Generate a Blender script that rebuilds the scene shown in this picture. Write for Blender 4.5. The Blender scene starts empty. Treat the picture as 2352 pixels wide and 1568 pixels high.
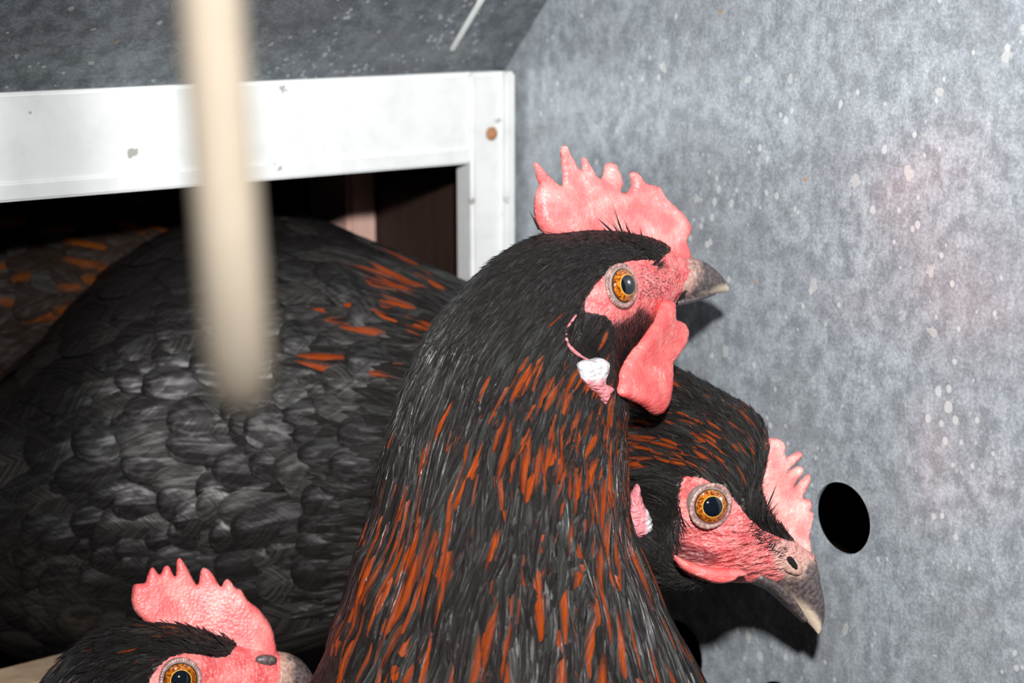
import bpy, math, random
import numpy as np
from mathutils import Vector, Matrix
from mathutils.geometry import delaunay_2d_cdt

rng = np.random.default_rng(7)
random.seed(7)
scene = bpy.context.scene
COL = scene.collection

# ------------------------------------------------------------------ camera
FPX = 3690.0                       # focal length in pixels of the 2352 x 1568 frame
PITCH = math.radians(13.0)
CAM = np.array([0.0, 0.0, 0.38])
R_ = np.array([1.0, 0, 0])
F_ = np.array([0, math.cos(PITCH), -math.sin(PITCH)])
U_ = np.array([0, math.sin(PITCH), math.cos(PITCH)])
cd = bpy.data.cameras.new('camera')
cam = bpy.data.objects.new('camera', cd)
COL.objects.link(cam)
cam.location = CAM
cam.rotation_euler = (math.pi / 2 - PITCH, 0, 0)
cd.sensor_width = 22.3
cd.lens = FPX / 2352 * 22.3
cd.clip_start = 0.01
cd.clip_end = 20
cd.dof.use_dof = True
cd.dof.focus_distance = 0.392
cd.dof.aperture_fstop = 8.5
scene.camera = cam

# ------------------------------------------------------------------ world, flash, exposure
wd = bpy.data.worlds.new('world')
scene.world = wd
wd.use_nodes = True
bg = wd.node_tree.nodes['Background']
bg.inputs[0].default_value = (0.80, 0.90, 1.0, 1)
bg.inputs[1].default_value = 0.045
fl = bpy.data.lights.new('camera_flash', 'SPOT')
fl.energy = 14.0
fl.color = (1.0, 0.985, 0.97)
fl.spot_size = math.radians(74)
fl.spot_blend = 0.10
fl.shadow_soft_size = 0.010
flo = bpy.data.objects.new('camera_flash', fl)
COL.objects.link(flo)
flo.location = CAM + U_ * 0.086 + R_ * 0.018
flo.rotation_euler = (math.pi / 2 - PITCH, 0, 0)
vs = scene.view_settings
vs.view_transform = 'Standard'
vs.look = 'None'
vs.exposure = 0.0
vs.gamma = 1.0
vs.use_curve_mapping = False

# ------------------------------------------------------------------ helpers: space
def ray(px, py):
    """camera-space direction (right, depth, up) with unit depth through a pixel"""
    return np.array([(px - 1176.0) / FPX, 1.0, (784.0 - py) / FPX])

def c2w(p):
    p = np.asarray(p, float)
    return CAM + p[..., 0:1] * R_ + p[..., 1:2] * F_ + p[..., 2:3] * U_

def w2c(p):
    q = np.asarray(p, float) - CAM
    return np.stack([q @ R_, q @ F_, q @ U_], -1)

def topx(c):
    return np.stack([1176 + FPX * c[..., 0] / c[..., 1], 784 - FPX * c[..., 2] / c[..., 1]], -1)

def unit(v):
    return v / np.maximum(np.linalg.norm(v, axis=-1, keepdims=True), 1e-12)

def smooth(a, b, x):
    t = np.clip((x - a) / (b - a), 0, 1)
    return t * t * (3 - 2 * t)

def in_poly(pts, poly):
    x, y = pts[..., 0], pts[..., 1]
    r = np.zeros(x.shape, bool)
    n = len(poly)
    for i in range(n):
        x1, y1 = poly[i]
        x2, y2 = poly[(i + 1) % n]
        c = ((y1 > y) != (y2 > y))
        r ^= c & (x < (x2 - x1) * (y - y1) / ((y2 - y1) if y2 != y1 else 1e-9) + x1)
    return r

def poly_dist(pts, poly):
    P = np.asarray(poly, float)
    A, B = P, np.roll(P, -1, 0)
    d = np.full(pts.shape[:-1], 1e9)
    for a, b in zip(A, B):
        ab = b - a
        t = np.clip(((pts - a) @ ab) / max(ab @ ab, 1e-12), 0, 1)
        d = np.minimum(d, np.linalg.norm(pts - (a + t[..., None] * ab), axis=-1))
    return d

def zoom(pts, ox, oy, k):
    return [(ox + x / k, oy + y / k) for x, y in pts]

# ------------------------------------------------------------------ helpers: objects
def tag(o, label=None, cat=None, group=None, kind=None):
    if label: o['label'] = label
    if cat: o['category'] = cat
    if group: o['group'] = group
    if kind: o['kind'] = kind
    return o

def empty(name, loc):
    o = bpy.data.objects.new(name, None)
    o.empty_display_size = 0.02
    COL.objects.link(o)
    o.location = loc
    return o

def world_origin(o):
    p = np.array(o.location)
    while o.parent:
        o = o.parent
        p = p + np.array(o.location)
    return p

def mesh_obj(name, V, Fc, mat, parent=None, attrs=None, smooth_=True, world=True):
    """V: world coordinates; stored relative to the parent's origin"""
    V = np.asarray(V, float)
    if parent is not None and world:
        V = V - world_origin(parent)
    me = bpy.data.meshes.new(name)
    Fc = np.asarray(Fc)
    nf, k = Fc.shape
    me.vertices.add(len(V))
    me.vertices.foreach_set('co', V.astype(np.float32).ravel())
    me.loops.add(nf * k)
    me.loops.foreach_set('vertex_index', Fc.astype(np.int32).ravel())
    me.polygons.add(nf)
    me.polygons.foreach_set('loop_start', np.arange(0, nf * k, k, dtype=np.int32))
    me.polygons.foreach_set('use_smooth', np.full(nf, bool(smooth_)))
    if attrs:
        for an, arr in attrs.items():
            a = me.attributes.new(an, 'FLOAT_COLOR', 'POINT')
            arr = np.asarray(arr, np.float32)
            if arr.shape[1] < 4:
                arr = np.hstack([arr, np.ones((len(arr), 4 - arr.shape[1]), np.float32)])
            a.data.foreach_set('color', arr.ravel())
    me.update(calc_edges=True)
    me.validate()
    me.materials.append(mat)
    o = bpy.data.objects.new(name, me)
    COL.objects.link(o)
    if parent is not None:
        o.parent = parent
    return o

def box_mesh(sx, sy, sz, bev=0.0):
    import bmesh
    bm = bmesh.new()
    bmesh.ops.create_cube(bm, size=1)
    for v in bm.verts:
        v.co = Vector((v.co.x * sx, v.co.y * sy, v.co.z * sz))
    if bev:
        bmesh.ops.bevel(bm, geom=list(bm.edges), offset=bev, segments=2, affect='EDGES')
    for f_ in bm.faces: f_.smooth = False
    me = bpy.data.meshes.new('box')
    bm.to_mesh(me)
    bm.free()
    return me

# ------------------------------------------------------------------ helpers: materials
class NB:
    def __init__(s, name):
        s.m = bpy.data.materials.new(name)
        s.m.use_nodes = True
        s.t = s.m.node_tree
        s.b = s.t.nodes['Principled BSDF']
    def n(s, typ, ins=None, **props):
        nd = s.t.nodes.new(typ)
        for k, v in props.items():
            setattr(nd, k, v)
        for k, v in (ins or {}).items():
            s.set(nd.inputs[k], v)
        return nd
    def set(s, sock, v):
        if isinstance(v, bpy.types.NodeSocket):
            s.t.links.new(v, sock)
        elif isinstance(v, bpy.types.Node):
            s.t.links.new(v.outputs[0], sock)
        else:
            if isinstance(v, tuple) and len(v) == 3 and sock.type == 'RGBA':
                v = (*v, 1)
            sock.default_value = v
    def p(s, **kw):
        for k, v in kw.items():
            s.set(s.b.inputs[k.replace('_', ' ')], v)
        return s
    def math(s, op, a, b=0.0, clamp=False):
        return s.n('ShaderNodeMath', {0: a, 1: b}, operation=op, use_clamp=clamp).outputs[0]
    def mix(s, f, a, b, mode='MIX'):
        nd = s.t.nodes.new('ShaderNodeMix')
        nd.data_type = 'RGBA'
        nd.blend_type = mode
        s.set(nd.inputs[0], f); s.set(nd.inputs[6], a); s.set(nd.inputs[7], b)
        return nd.outputs[2]
    def ss(s, x, a, b, lo=0.0, hi=1.0):
        return s.n('ShaderNodeMapRange', {0: x, 1: a, 2: b, 3: lo, 4: hi}, interpolation_type='SMOOTHSTEP').outputs[0]
    def noise(s, vec, scale, detail=4.0, rough=0.55, dist=0.0):
        return s.n('ShaderNodeTexNoise', {'Vector': vec, 'Scale': scale, 'Detail': detail, 'Roughness': rough, 'Distortion': dist}).outputs[0]
    def voro(s, vec, scale, feature='F1', rnd=1.0, out=0):
        return s.n('ShaderNodeTexVoronoi', {'Vector': vec, 'Scale': scale, 'Randomness': rnd}, feature=feature).outputs[out]
    def obj(s):
        return s.n('ShaderNodeTexCoord').outputs['Object']
    def mapv(s, vec, scale=(1, 1, 1), loc=(0, 0, 0), rot=(0, 0, 0)):
        return s.n('ShaderNodeMapping', {'Vector': vec, 'Scale': scale, 'Location': loc, 'Rotation': rot}).outputs[0]
    def attr(s, name):
        a = s.n('ShaderNodeAttribute', attribute_name=name)
        x = s.n('ShaderNodeSeparateColor', {0: a.outputs['Color']})
        return x.outputs[0], x.outputs[1], x.outputs[2], a.outputs['Color']
    def bump(s, h, strength, dist, nrm=None):
        d = {'Height': h, 'Strength': strength, 'Distance': dist}
        if nrm is not None: d['Normal'] = nrm
        return s.n('ShaderNodeBump', d).outputs[0]
    def xyz(s, x, y, z=0.0):
        return s.n('ShaderNodeCombineXYZ', {0: x, 1: y, 2: z}).outputs[0]

def mat_galv(name, dark=1.0, off=(0, 0, 0), speck=1.0, rust=1.0, fs=1.0):
    b = NB(name)
    c = b.mapv(b.obj(), loc=off)
    big = b.noise(c, 28, 5, .6)
    mid = b.noise(b.mapv(c, (1, 1, .8)), 190, 7, .7)
    fine = b.noise(c, 1100, 4, .7)
    streak = b.noise(b.mapv(c, (1, 1, .35)), 210, 5, .65)
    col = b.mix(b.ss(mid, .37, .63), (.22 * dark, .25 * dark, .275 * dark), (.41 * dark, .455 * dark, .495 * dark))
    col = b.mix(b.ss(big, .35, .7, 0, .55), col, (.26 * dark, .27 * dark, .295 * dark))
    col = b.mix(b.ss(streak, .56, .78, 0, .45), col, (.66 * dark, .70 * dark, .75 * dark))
    col = b.mix(b.ss(fine, .35, .75, 0, .75), col, b.mix(1.0, col, (1.75, 1.75, 1.75), 'MULTIPLY'))
    # dried splashes: dots and blots
    d1 = b.voro(b.mapv(c, (1, 1, .8)), 250 * fs)
    g1 = b.noise(c, 45, 3)
    lim = b.ss(g1, .38, .75, .0, .34)
    dots = b.math('MULTIPLY', b.ss(b.math('SUBTRACT', d1, lim), .03, -.05), .6 * speck)
    col = b.mix(dots, col, (.80, .82, .82))
    d2 = b.voro(b.mapv(c, (1, 1, .7), loc=(.3, 0, .2)), 75 * fs)
    g2 = b.noise(c, 400, 3)
    blot = b.math('LESS_THAN', b.math('ADD', d2, b.math('MULTIPLY', g2, .35)), .27)
    col = b.mix(b.math('MULTIPLY', blot, .5 * speck), col, (.74, .74, .70))
    d3 = b.voro(b.mapv(c, loc=(.7, .1, .5)), 62)
    rs = b.math('LESS_THAN', b.math('ADD', d3, b.math('MULTIPLY', g2, .25)), .165)
    col = b.mix(b.math('MULTIPLY', rs, .75 * rust), col, (.50, .30, .10))
    nr = b.bump(fine, .12, .0003)
    nr = b.bump(mid, .05, .001, nr)
    b.p(Base_Color=col, Metallic=.25, Roughness=b.ss(mid, .3, .7, .19, .29), Normal=nr)
    b.b.inputs['Specular IOR Level'].default_value = .5
    return b.m

def mat_white_metal(name, col=(.74, .76, .755)):
    b = NB(name)
    c = b.obj()
    n1 = b.noise(c, 90, 5, .6)
    n2 = b.noise(c, 420, 3, .6)
    cc = b.mix(b.ss(n1, .4, .75, 0, .45), col, (.56, .58, .58))
    d = b.voro(c, 75)
    spots = b.math('LESS_THAN', b.math('ADD', d, b.math('MULTIPLY', n2, .4)), .30)
    cc = b.mix(b.math('MULTIPLY', spots, .8), cc, (.26, .25, .22))
    d3 = b.voro(b.mapv(c, loc=(.21, .4, .1)), 33)
    rs = b.math('LESS_THAN', b.math('ADD', d3, b.math('MULTIPLY', n2, .2)), .13)
    cc = b.mix(b.math('MULTIPLY', rs, .7), cc, (.55, .38, .18))
    b.p(Base_Color=cc, Metallic=.1, Roughness=.5, Normal=b.bump(n2, .15, .0006))
    return b.m

def mat_wood(name, c1, c2, sc=1.0, rough=.7):
    b = NB(name)
    c = b.mapv(b.obj(), (90 * sc, 90 * sc, 9 * sc))
    n = b.noise(c, 1.0, 6, .65, .6)
    n2 = b.noise(c, 5.0, 3, .6)
    col = b.mix(b.ss(n, .3, .7), c1, c2)
    col = b.mix(b.ss(n2, .5, .8, 0, .4), col, c1)
    b.p(Base_Color=col, Roughness=rough, Normal=b.bump(n2, .3, .0008))
    return b.m

def mat_feather(name, rustcol=(.58, .095, .008), black=(.008, .0068, .0064), grey=(.034, .030, .029), sheen=(.060, .068, .062), barb=1.0, rough=.21, gl=2.0, tlo=.12, cut=.28):
    """fuv = (u across -1..1 packed to 0..1, v along 0..1, random); fcol = (rust, sheen, hairiness)"""
    b = NB(name)
    u0, v, r, _ = b.attr('fuv')
    rust, shn, hair, _ = b.attr('fcol')
    u = b.math('SUBTRACT', b.math('MULTIPLY', u0, 2.0), 1.0)
    au = b.math('ABSOLUTE', u)
    # long hair-like barbs swept towards the tip
    q = b.math('SUBTRACT', b.math('MULTIPLY', v, 2.2), b.math('MULTIPLY', au, .55))
    side = b.math('SIGN', u)
    vec1 = b.xyz(b.math('MULTIPLY', q, 16.0), b.math('MULTIPLY', side, 3.0), b.math('MULTIPLY', r, 90.0))
    vec2 = b.xyz(b.math('MULTIPLY', u, 13.0), b.math('MULTIPLY', v, 1.6), b.math('MULTIPLY', r, 60.0))
    vec3 = b.xyz(b.math('MULTIPLY', u, 3.0), b.math('MULTIPLY', v, 2.5), b.math('MULTIPLY', r, 45.0))
    gloss = b.noise(vec3, 1.4, 2, .5)
    barbs = b.noise(vec1, 1.6, 3, .7)
    hairs = b.noise(vec2, 1.7, 4, .65)
    tex = b.n('ShaderNodeMix', {0: hair, 2: barbs, 3: hairs}).outputs[0]
    col = b.mix(b.ss(tex, .38, .72), black, grey)
    col = b.mix(b.math('MULTIPLY', b.ss(tex, .4, .65), shn), col, sheen)
    # rust lacing: a ragged patch along one side of the vane
    rr = b.math('FRACT', b.math('MULTIPLY', r, 17.3))
    cen = b.math('MULTIPLY', b.math('SUBTRACT', rr, .5), 1.1)
    du = b.math('ABSOLUTE', b.math('SUBTRACT', u, cen))
    rag = b.math('MULTIPLY', b.math('SUBTRACT', hairs, .5), 2.8)
    m = b.ss(b.math('ADD', du, rag), .62, .30)
    m = b.math('MULTIPLY', m, b.ss(b.math('ADD', v, b.math('MULTIPLY', rag, .25)), .28, .50))
    m = b.math('MULTIPLY', m, b.ss(b.math('ADD', v, b.math('MULTIPLY', rag, .2)), .99, .86))
    m = b.math('MULTIPLY', m, rust, True)
    rc = b.mix(b.ss(tex, .35, .7), (rustcol[0] * cut, rustcol[1] * cut * .8, rustcol[2] * cut), rustcol)
    col = b.mix(m, col, rc)
    sp = b.math('MULTIPLY', b.ss(tex, .48, .70, tlo, 1.0), b.ss(gloss, .42, .66, .12, gl))
    sp = b.math('MULTIPLY', sp, b.math('SUBTRACT', 1.0, b.math('MULTIPLY', m, .7)))
    b.p(Base_Color=col, Roughness=rough, Normal=b.bump(tex, .7 * barb, .0006), Specular_IOR_Level=sp, IOR=1.75)
    return b.m

def mat_flesh(name, c1, c2, sc=1.0, bumpd=.00035, rough=.42, wr=0.0, pale=(.95, .50, .47)):
    """bare skin: pebbled pink"""
    b = NB(name)
    c = b.obj()
    d = b.voro(c, 1150 * sc)
    n = b.noise(c, 170 * sc, 5, .6)
    n2 = b.noise(c, 800 * sc, 3, .6)
    col = b.mix(b.ss(n, .35, .7), c1, c2)
    col = b.mix(b.math('MULTIPLY', b.ss(n2, .52, .72), b.ss(n, .45, .72)), col, pale)
    h = b.math('ADD', b.math('MULTIPLY', d, -.8), n2)
    nr = b.bump(h, .55, bumpd)
    if wr:
        w = b.noise(b.mapv(c, (1, 1, 3.2), rot=(0, .35, 0)), 330, 3, .5, .4)
        nr = b.bump(w, wr, .0012, nr)
    b.p(Base_Color=col, Roughness=rough, Normal=nr)
    b.p(Subsurface_Weight=.12, Subsurface_Radius=(.9, .3, .25), Subsurface_Scale=.0015)
    return b.m

def mat_skin(name, c1=(.62, .085, .09), c2=(.80, .21, .20), dark=(.02, .017, .017), wr=0.0):
    """head/body surface: mask attribute 'skin' r = bare face, g = extra red"""
    b = NB(name)
    s, g, w, _ = b.attr('skin')
    c = b.obj()
    d = b.voro(c, 950)
    n = b.noise(c, 260, 5, .6)
    n2 = b.noise(c, 1400, 3, .6)
    col = b.mix(b.ss(n, .35, .68), c1, c2)
    col = b.mix(b.math('MULTIPLY', b.ss(n2, .5, .72), .55), col, (.88, .47, .43))
    col = b.mix(b.math('MULTIPLY', g, .85), col, (.10, .024, .027))
    col = b.mix(w, col, (.55, .42, .36))
    m = b.ss(b.math('ADD', s, b.math('MULTIPLY', b.math('SUBTRACT', n2, .5), .5)), .38, .62)
    col = b.mix(m, dark, col)
    nr = b.bump(b.math('ADD', b.math('MULTIPLY', d, -1.0), n2), .6, .0004)
    if wr:
        wv = b.noise(b.mapv(c, (1, 1, 3.0), rot=(0, .45, 0)), 260, 3, .5, .3)
        nr = b.bump(wv, wr, .0016, nr)
    b.p(Base_Color=col, Roughness=.45, Normal=nr)
    return b.m

def mat_eye(name):
    """attribute 'eye': r = angular radius 0..1 (1 = lid edge), g = angle"""
    b = NB(name)
    r, a, _, _ = b.attr('eye')
    c = b.obj()
    n = b.noise(b.xyz(b.math('MULTIPLY', r, 3.0), b.math('MULTIPLY', a, 22.0), 0.0), 1.4, 4, .6)
    n2 = b.noise(c, 2300, 3, .6)
    iris = b.mix(b.ss(b.math('ADD', n, b.math('SUBTRACT', n2, .5)), .35, .68), (.11, .022, .003), (.55, .165, .014))
    iris = b.mix(b.ss(r, .50, .57), (.60, .34, .07), iris)
    col = b.mix(b.ss(r, .485, .505), (.004, .006, .010), iris)
    col = b.mix(b.ss(r, .84, .89), col, (.03, .02, .016))
    col = b.mix(b.ss(r, .92, .97), col, (.30, .23, .21))
    b.p(Base_Color=col, Roughness=.06, Coat_Weight=1.0, Coat_Roughness=.03)
    return b.m

def mat_beak(name):
    """attribute 'bk': r = along base..tip, g = height top..bottom"""
    b = NB(name)
    r, g, _, _ = b.attr('bk')
    c = b.obj()
    n = b.noise(c, 220, 5, .6)
    n2 = b.noise(c, 900, 4, .65)
    rr = b.math('ADD', r, b.math('MULTIPLY', b.math('SUBTRACT', n, .5), .5))
    dark = b.mix(b.ss(n2, .35, .7), (.05, .038, .038), (.15, .118, .118))
    col = b.mix(b.ss(rr, .06, .24), b.mix(b.ss(n2, .4, .66), (.36, .20, .16), (.56, .38, .31)), dark)
    low = b.math('ADD', b.math('MULTIPLY', g, .8), rr)
    col = b.mix(b.ss(low, .92, 1.2), col, (.66, .53, .40))
    b.p(Base_Color=col, Roughness=.36, Normal=b.bump(n2, .3, .0004))
    return b.m

def mat_plain(name, col, rough=.5, metallic=0.0, nscale=300, var=.35):
    b = NB(name)
    n = b.noise(b.obj(), nscale, 4, .6)
    cc = b.mix(b.ss(n, .3, .7, 0, 1), tuple(x * (1 - var) for x in col), col)
    b.p(Base_Color=cc, Roughness=rough, Metallic=metallic, Normal=b.bump(n, .2, .0004))
    return b.m

def mat_lid(name):
    b = NB(name)
    n = b.noise(b.obj(), 900, 4, .6)
    b.p(Base_Color=b.mix(b.ss(n, .35, .7), (.17, .085, .075), (.42, .27, .24)), Roughness=.42)
    return b.m

def mat_lobe(name):
    b = NB(name)
    p, _, _, _ = b.attr('lobe')
    c = b.obj()
    n = b.noise(c, 420, 4, .6, .8)
    w = b.voro(b.mapv(c, (1, 1, 1.5)), 520, 'DISTANCE_TO_EDGE')
    col = b.mix(b.ss(b.math('ADD', p, b.math('MULTIPLY', b.math('SUBTRACT', n, .5), .7)), .35, .75), (.52, .49, .51), (.58, .19, .21))
    nr = b.bump(b.math('ADD', b.math('MULTIPLY', b.ss(w, 0, .4), .5), n), .7, .0008)
    b.p(Base_Color=col, Roughness=.4, Normal=nr)
    return b.m

M = {}
M['galv'] = mat_galv('galvanised_steel')
M['roof'] = mat_galv('shaded_roof_steel', .42, (.4, .2, .1), .65, .6, 1.7)  # wall steel with the roof's weaker flash light darkened into its colour
M['white'] = mat_white_metal('white_coated_metal')
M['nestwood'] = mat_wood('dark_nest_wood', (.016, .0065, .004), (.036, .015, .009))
M['batten'] = mat_wood('batten_wood', (.58, .36, .30), (.70, .46, .39))
M['sill'] = mat_wood('sill_wood', (.42, .29, .19), (.60, .45, .31), 1.0)
M['floor'] = mat_wood('floor_boards', (.10, .07, .05), (.19, .14, .10), .6)
M['bar'] = mat_plain('cream_coated_bar', (.080, .068, .053), .95, 0, 500, .08)
M['bar'].node_tree.nodes['Principled BSDF'].inputs['Specular IOR Level'].default_value = .05
M['rust'] = mat_plain('rusty_screw', (.42, .20, .09), .6)
M['feather'] = mat_feather('hackle_feathers')
M['bodyfeather'] = mat_feather('body_feathers', rustcol=(.46, .09, .010), black=(.0050, .0045, .0045), grey=(.022, .0195, .019), sheen=(.050, .045, .042), barb=.45, rough=.38, gl=.5, tlo=.6)
M['rusthen'] = mat_feather('rusty_feathers', rustcol=(.22, .062, .007), black=(.010, .007, .006), grey=(.03, .018, .012), barb=.5, rough=.5, gl=.4)
M['filament'] = mat_feather('hackle_filaments', grey=(.06, .056, .054), sheen=(.12, .125, .12), rough=.22, gl=2.4, tlo=.3)
M['strand'] = mat_plain('black_bristle', (.016, .0135, .013), .55)
M['strand'].node_tree.nodes['Principled BSDF'].inputs['Specular IOR Level'].default_value = .12
M['skin1'] = mat_skin('face_skin')
M['skin2'] = mat_skin('wrinkled_face_skin', wr=.9)
M['comb'] = mat_flesh('comb_flesh', (.84, .14, .14), (.93, .30, .28))
M['comb2'] = mat_flesh('pale_comb_flesh', (.80, .20, .19), (.92, .42, .38), pale=(.95, .62, .57))
M['wattle'] = mat_flesh('wattle_flesh', (.78, .10, .10), (.88, .20, .18), wr=.28, bumpd=.00022)
M['eye'] = mat_eye('eyeball')
M['lid'] = mat_lid('eyelid_skin')
M['lobe'] = mat_lobe('earlobe_skin')
M['beak'] = mat_beak('beak_horn')
M['leg'] = mat_plain('leg_scales', (.10, .09, .08), .5)

# ------------------------------------------------------------------ the box: frame plane and side wall
AZ = math.radians(54.0)
FD = np.array([math.sin(AZ), math.cos(AZ), 0.0])       # along the nest front, receding to the right
WD = np.array([-math.cos(AZ), math.sin(AZ), 0.0])      # along the side wall, into the nest
D0 = 0.53
_r = c2w(ray(1160, 400)) - CAM
O = CAM + _r * (D0 / math.hypot(_r[0], _r[1]))
O[2] = 0.0

def hit(px, py, n, off=0.0):
    r = c2w(ray(px, py)) - CAM
    t = ((O - CAM) @ n + off) / (r @ n)
    return CAM + r * t

def on_frame(px, py, off=0.0):
    q = hit(px, py, WD, off)
    return (q - O) @ FD, q[2]

def basis_obj(o, origin, X, Y, Z):
    m = Matrix((( X[0], Y[0], Z[0], origin[0]), (X[1], Y[1], Z[1], origin[1]), (X[2], Y[2], Z[2], origin[2]), (0, 0, 0, 1)))
    o.matrix_world = m

def panel(name, origin, X, Y, Z, size, mat, bev=0.0, parent=None, kind='structure'):
    """box with its low corner at origin along X, Y, Z (world)"""
    me = box_mesh(*size, bev)
    for v in me.vertices:
        v.co += Vector((size[0] / 2, size[1] / 2, size[2] / 2))
    me.materials.append(mat)
    o = bpy.data.objects.new(name, me)
    COL.objects.link(o)
    basis_obj(o, origin, X, Y, Z)
    if parent is not None:
        o.parent = parent
        bpy.context.view_layer.update()
        o.matrix_parent_inverse = parent.matrix_world.inverted()
    elif kind:
        o['kind'] = kind
    return o

ZUP = np.array([0, 0, 1.0])
Z_TOP = on_frame(1060, 165)[1]
Z_BOT = on_frame(1060, 372)[1]
T_OPEN = on_frame(1060, 500)[0]

# right side wall: steel sheet with punched holes (local x = along wall towards the camera, z up)
XW = -WD
def wall_uv(px, py):
    q = hit(px, py, FD)
    return (q - O) @ XW, q[2]
holes = [wall_uv(1934, 1190), wall_uv(1563, 1497), wall_uv(1793, 1642)]
h0 = holes[0]
step = (holes[2][0] - holes[1][0], holes[2][1] - holes[1][1])
W0, W1, WZ0, WZ1 = -0.012, 0.62, 0.0, 0.78
HR = 0.0098
pts = []; edges = []
def loop2(ps):
    i0 = len(pts)
    pts.extend(Vector(p) for p in ps)
    n = len(ps)
    edges.extend((i0 + i, i0 + (i + 1) % n) for i in range(n))
loop2([(W0, WZ0), (W1, WZ0), (W1, WZ1), (W0, WZ1)])
for h in holes:
    loop2([(h[0] + HR * math.cos(k * 2 * math.pi / 48), h[1] + HR * math.sin(k * 2 * math.pi / 48)) for k in range(48)])
for gx in np.arange(W0 + .02, W1 - .01, .02):
    for gz in np.arange(WZ0 + .02, WZ1 - .01, .02):
        if all(math.hypot(gx - h[0], gz - h[1]) > HR * 1.25 for h in holes):
            pts.append(Vector((gx + .0007 * math.sin(gz * 900), gz)))
r_ = delaunay_2d_cdt(pts, edges, [], 1, 1e-6)
V2 = np.array([[v.x, v.y] for v in r_[0]])
tri = [f for f in r_[2] if all(np.hypot(*(V2[list(f)].mean(0) - np.array(h))) > HR * 0.995 for h in holes)]
tri = np.array(tri)
e1_, e2_ = V2[tri[:, 1]] - V2[tri[:, 0]], V2[tri[:, 2]] - V2[tri[:, 0]]
fl_ = (e1_[:, 0] * e2_[:, 1] - e1_[:, 1] * e2_[:, 0]) < 0
tri[fl_] = tri[fl_][:, ::-1]
nv = len(V2)
TH = 0.0012
V3 = np.vstack([np.c_[V2[:, 0], np.zeros(nv), V2[:, 1]], np.c_[V2[:, 0], np.full(nv, TH), V2[:, 1]]])
F3 = np.vstack([tri, tri[:, ::-1] + nv])
ec = {}
for t in tri:
    for a, b in ((t[0], t[1]), (t[1], t[2]), (t[2], t[0])):
        ec[(a, b)] = 1
side = [(a, b) for (a, b) in ec if (b, a) not in ec]
F3 = np.vstack([F3, [(b, a, a + nv) for a, b in side], [(b, a + nv, b + nv) for a, b in side]])
wall = mesh_obj('wall_right', V3, F3, M['galv'], smooth_=False)
basis_obj(wall, O + FD * 0.0, XW, FD, ZUP)
wall['kind'] = 'structure'
tag(wall, 'galvanised steel side wall with round punched holes')

# dark panel added behind the holes to keep them black
panel('dark_hole_backing', O + FD * 0.07 + XW * (-.02), XW, FD, ZUP, (0.66, 0.012, 0.78), M['nestwood'])

# roof panel sloping up towards the camera from the top of the nest front
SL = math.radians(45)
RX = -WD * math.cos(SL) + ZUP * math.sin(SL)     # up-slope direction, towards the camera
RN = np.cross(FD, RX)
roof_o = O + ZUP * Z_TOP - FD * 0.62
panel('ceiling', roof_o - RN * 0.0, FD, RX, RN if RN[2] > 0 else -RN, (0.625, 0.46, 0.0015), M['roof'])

# floor and nest shell
panel('floor', np.array([-0.75, -0.25, -0.02]), R_, np.array([0, 1, 0]), ZUP, (1.5, 1.6, 0.02), M['floor'])
NB_Z = 0.155                                     # nest floor height
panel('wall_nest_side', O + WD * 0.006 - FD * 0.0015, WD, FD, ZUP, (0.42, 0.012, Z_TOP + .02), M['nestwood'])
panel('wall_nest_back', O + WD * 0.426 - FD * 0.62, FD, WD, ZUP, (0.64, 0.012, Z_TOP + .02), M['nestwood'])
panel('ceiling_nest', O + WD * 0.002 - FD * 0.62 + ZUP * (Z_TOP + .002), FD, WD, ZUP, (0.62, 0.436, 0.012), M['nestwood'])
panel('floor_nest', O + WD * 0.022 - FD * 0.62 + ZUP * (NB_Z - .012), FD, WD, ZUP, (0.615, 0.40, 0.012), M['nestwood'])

# batten on the inner side wall
def side_at(px, py):
    q = hit(px, py, FD, -0.0015)
    return (q - O) @ WD
b0, b1 = side_at(868, 470), side_at(772, 470)
bt = panel('trim_1', O + WD * b0 - FD * 0.014 + ZUP * 0.0, WD, FD, ZUP, (b1 - b0, 0.012, Z_TOP), M['batten'], .0015)
tag(bt, 'pinkish wooden batten inside the dark nest')

# white nest front: top rail, right post, left post, sill
fr = empty('nest_front_frame', O)
tag(fr, 'white coated metal frame around the nest opening', 'frame')
tp0 = on_frame(1060, 300)[0]
tp1 = on_frame(1148, 300)[0]
rail = panel('top_rail', O - FD * 0.46 - WD * 0.004 + ZUP * Z_BOT, FD, WD, ZUP, (0.46 + tp0 + .004, 0.008, Z_TOP - Z_BOT), M['white'], .0012, fr)
lip = panel('rail_lip', O - FD * 0.46 - WD * 0.0052 + ZUP * Z_BOT, FD, WD, ZUP, (0.46 + tp0, 0.002, 0.005), M['white'], .0006, fr)
post = panel('right_post', O + FD * tp0 - WD * 0.006 + ZUP * 0.0, FD, WD, ZUP, (tp1 - tp0, 0.010, Z_TOP), M['white'], .0012, fr)
edge = panel('post_edge', O + FD * (tp1 - .0035) - WD * 0.009 + ZUP * 0.0, FD, WD, ZUP, (0.0035, 0.012, Z_TOP), M['white'], .0008, fr)
sx, sz = on_frame(1103, 303)
import bmesh
bm = bmesh.new()
bmesh.ops.create_uvsphere(bm, u_segments=16, v_segments=8, radius=.0022)
for v in bm.verts: v.co.y *= .5
me = bpy.data.meshes.new('screw'); bm.to_mesh(me); bm.free()
me.materials.append(M['rust'])
so = bpy.data.objects.new('screw', me); COL.objects.link(so)
basis_obj(so, O + FD * sx + ZUP * sz - WD * .0065, FD, WD, ZUP)
so.parent = fr
bpy.context.view_layer.update()
so.matrix_parent_inverse = fr.matrix_world.inverted()
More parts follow.
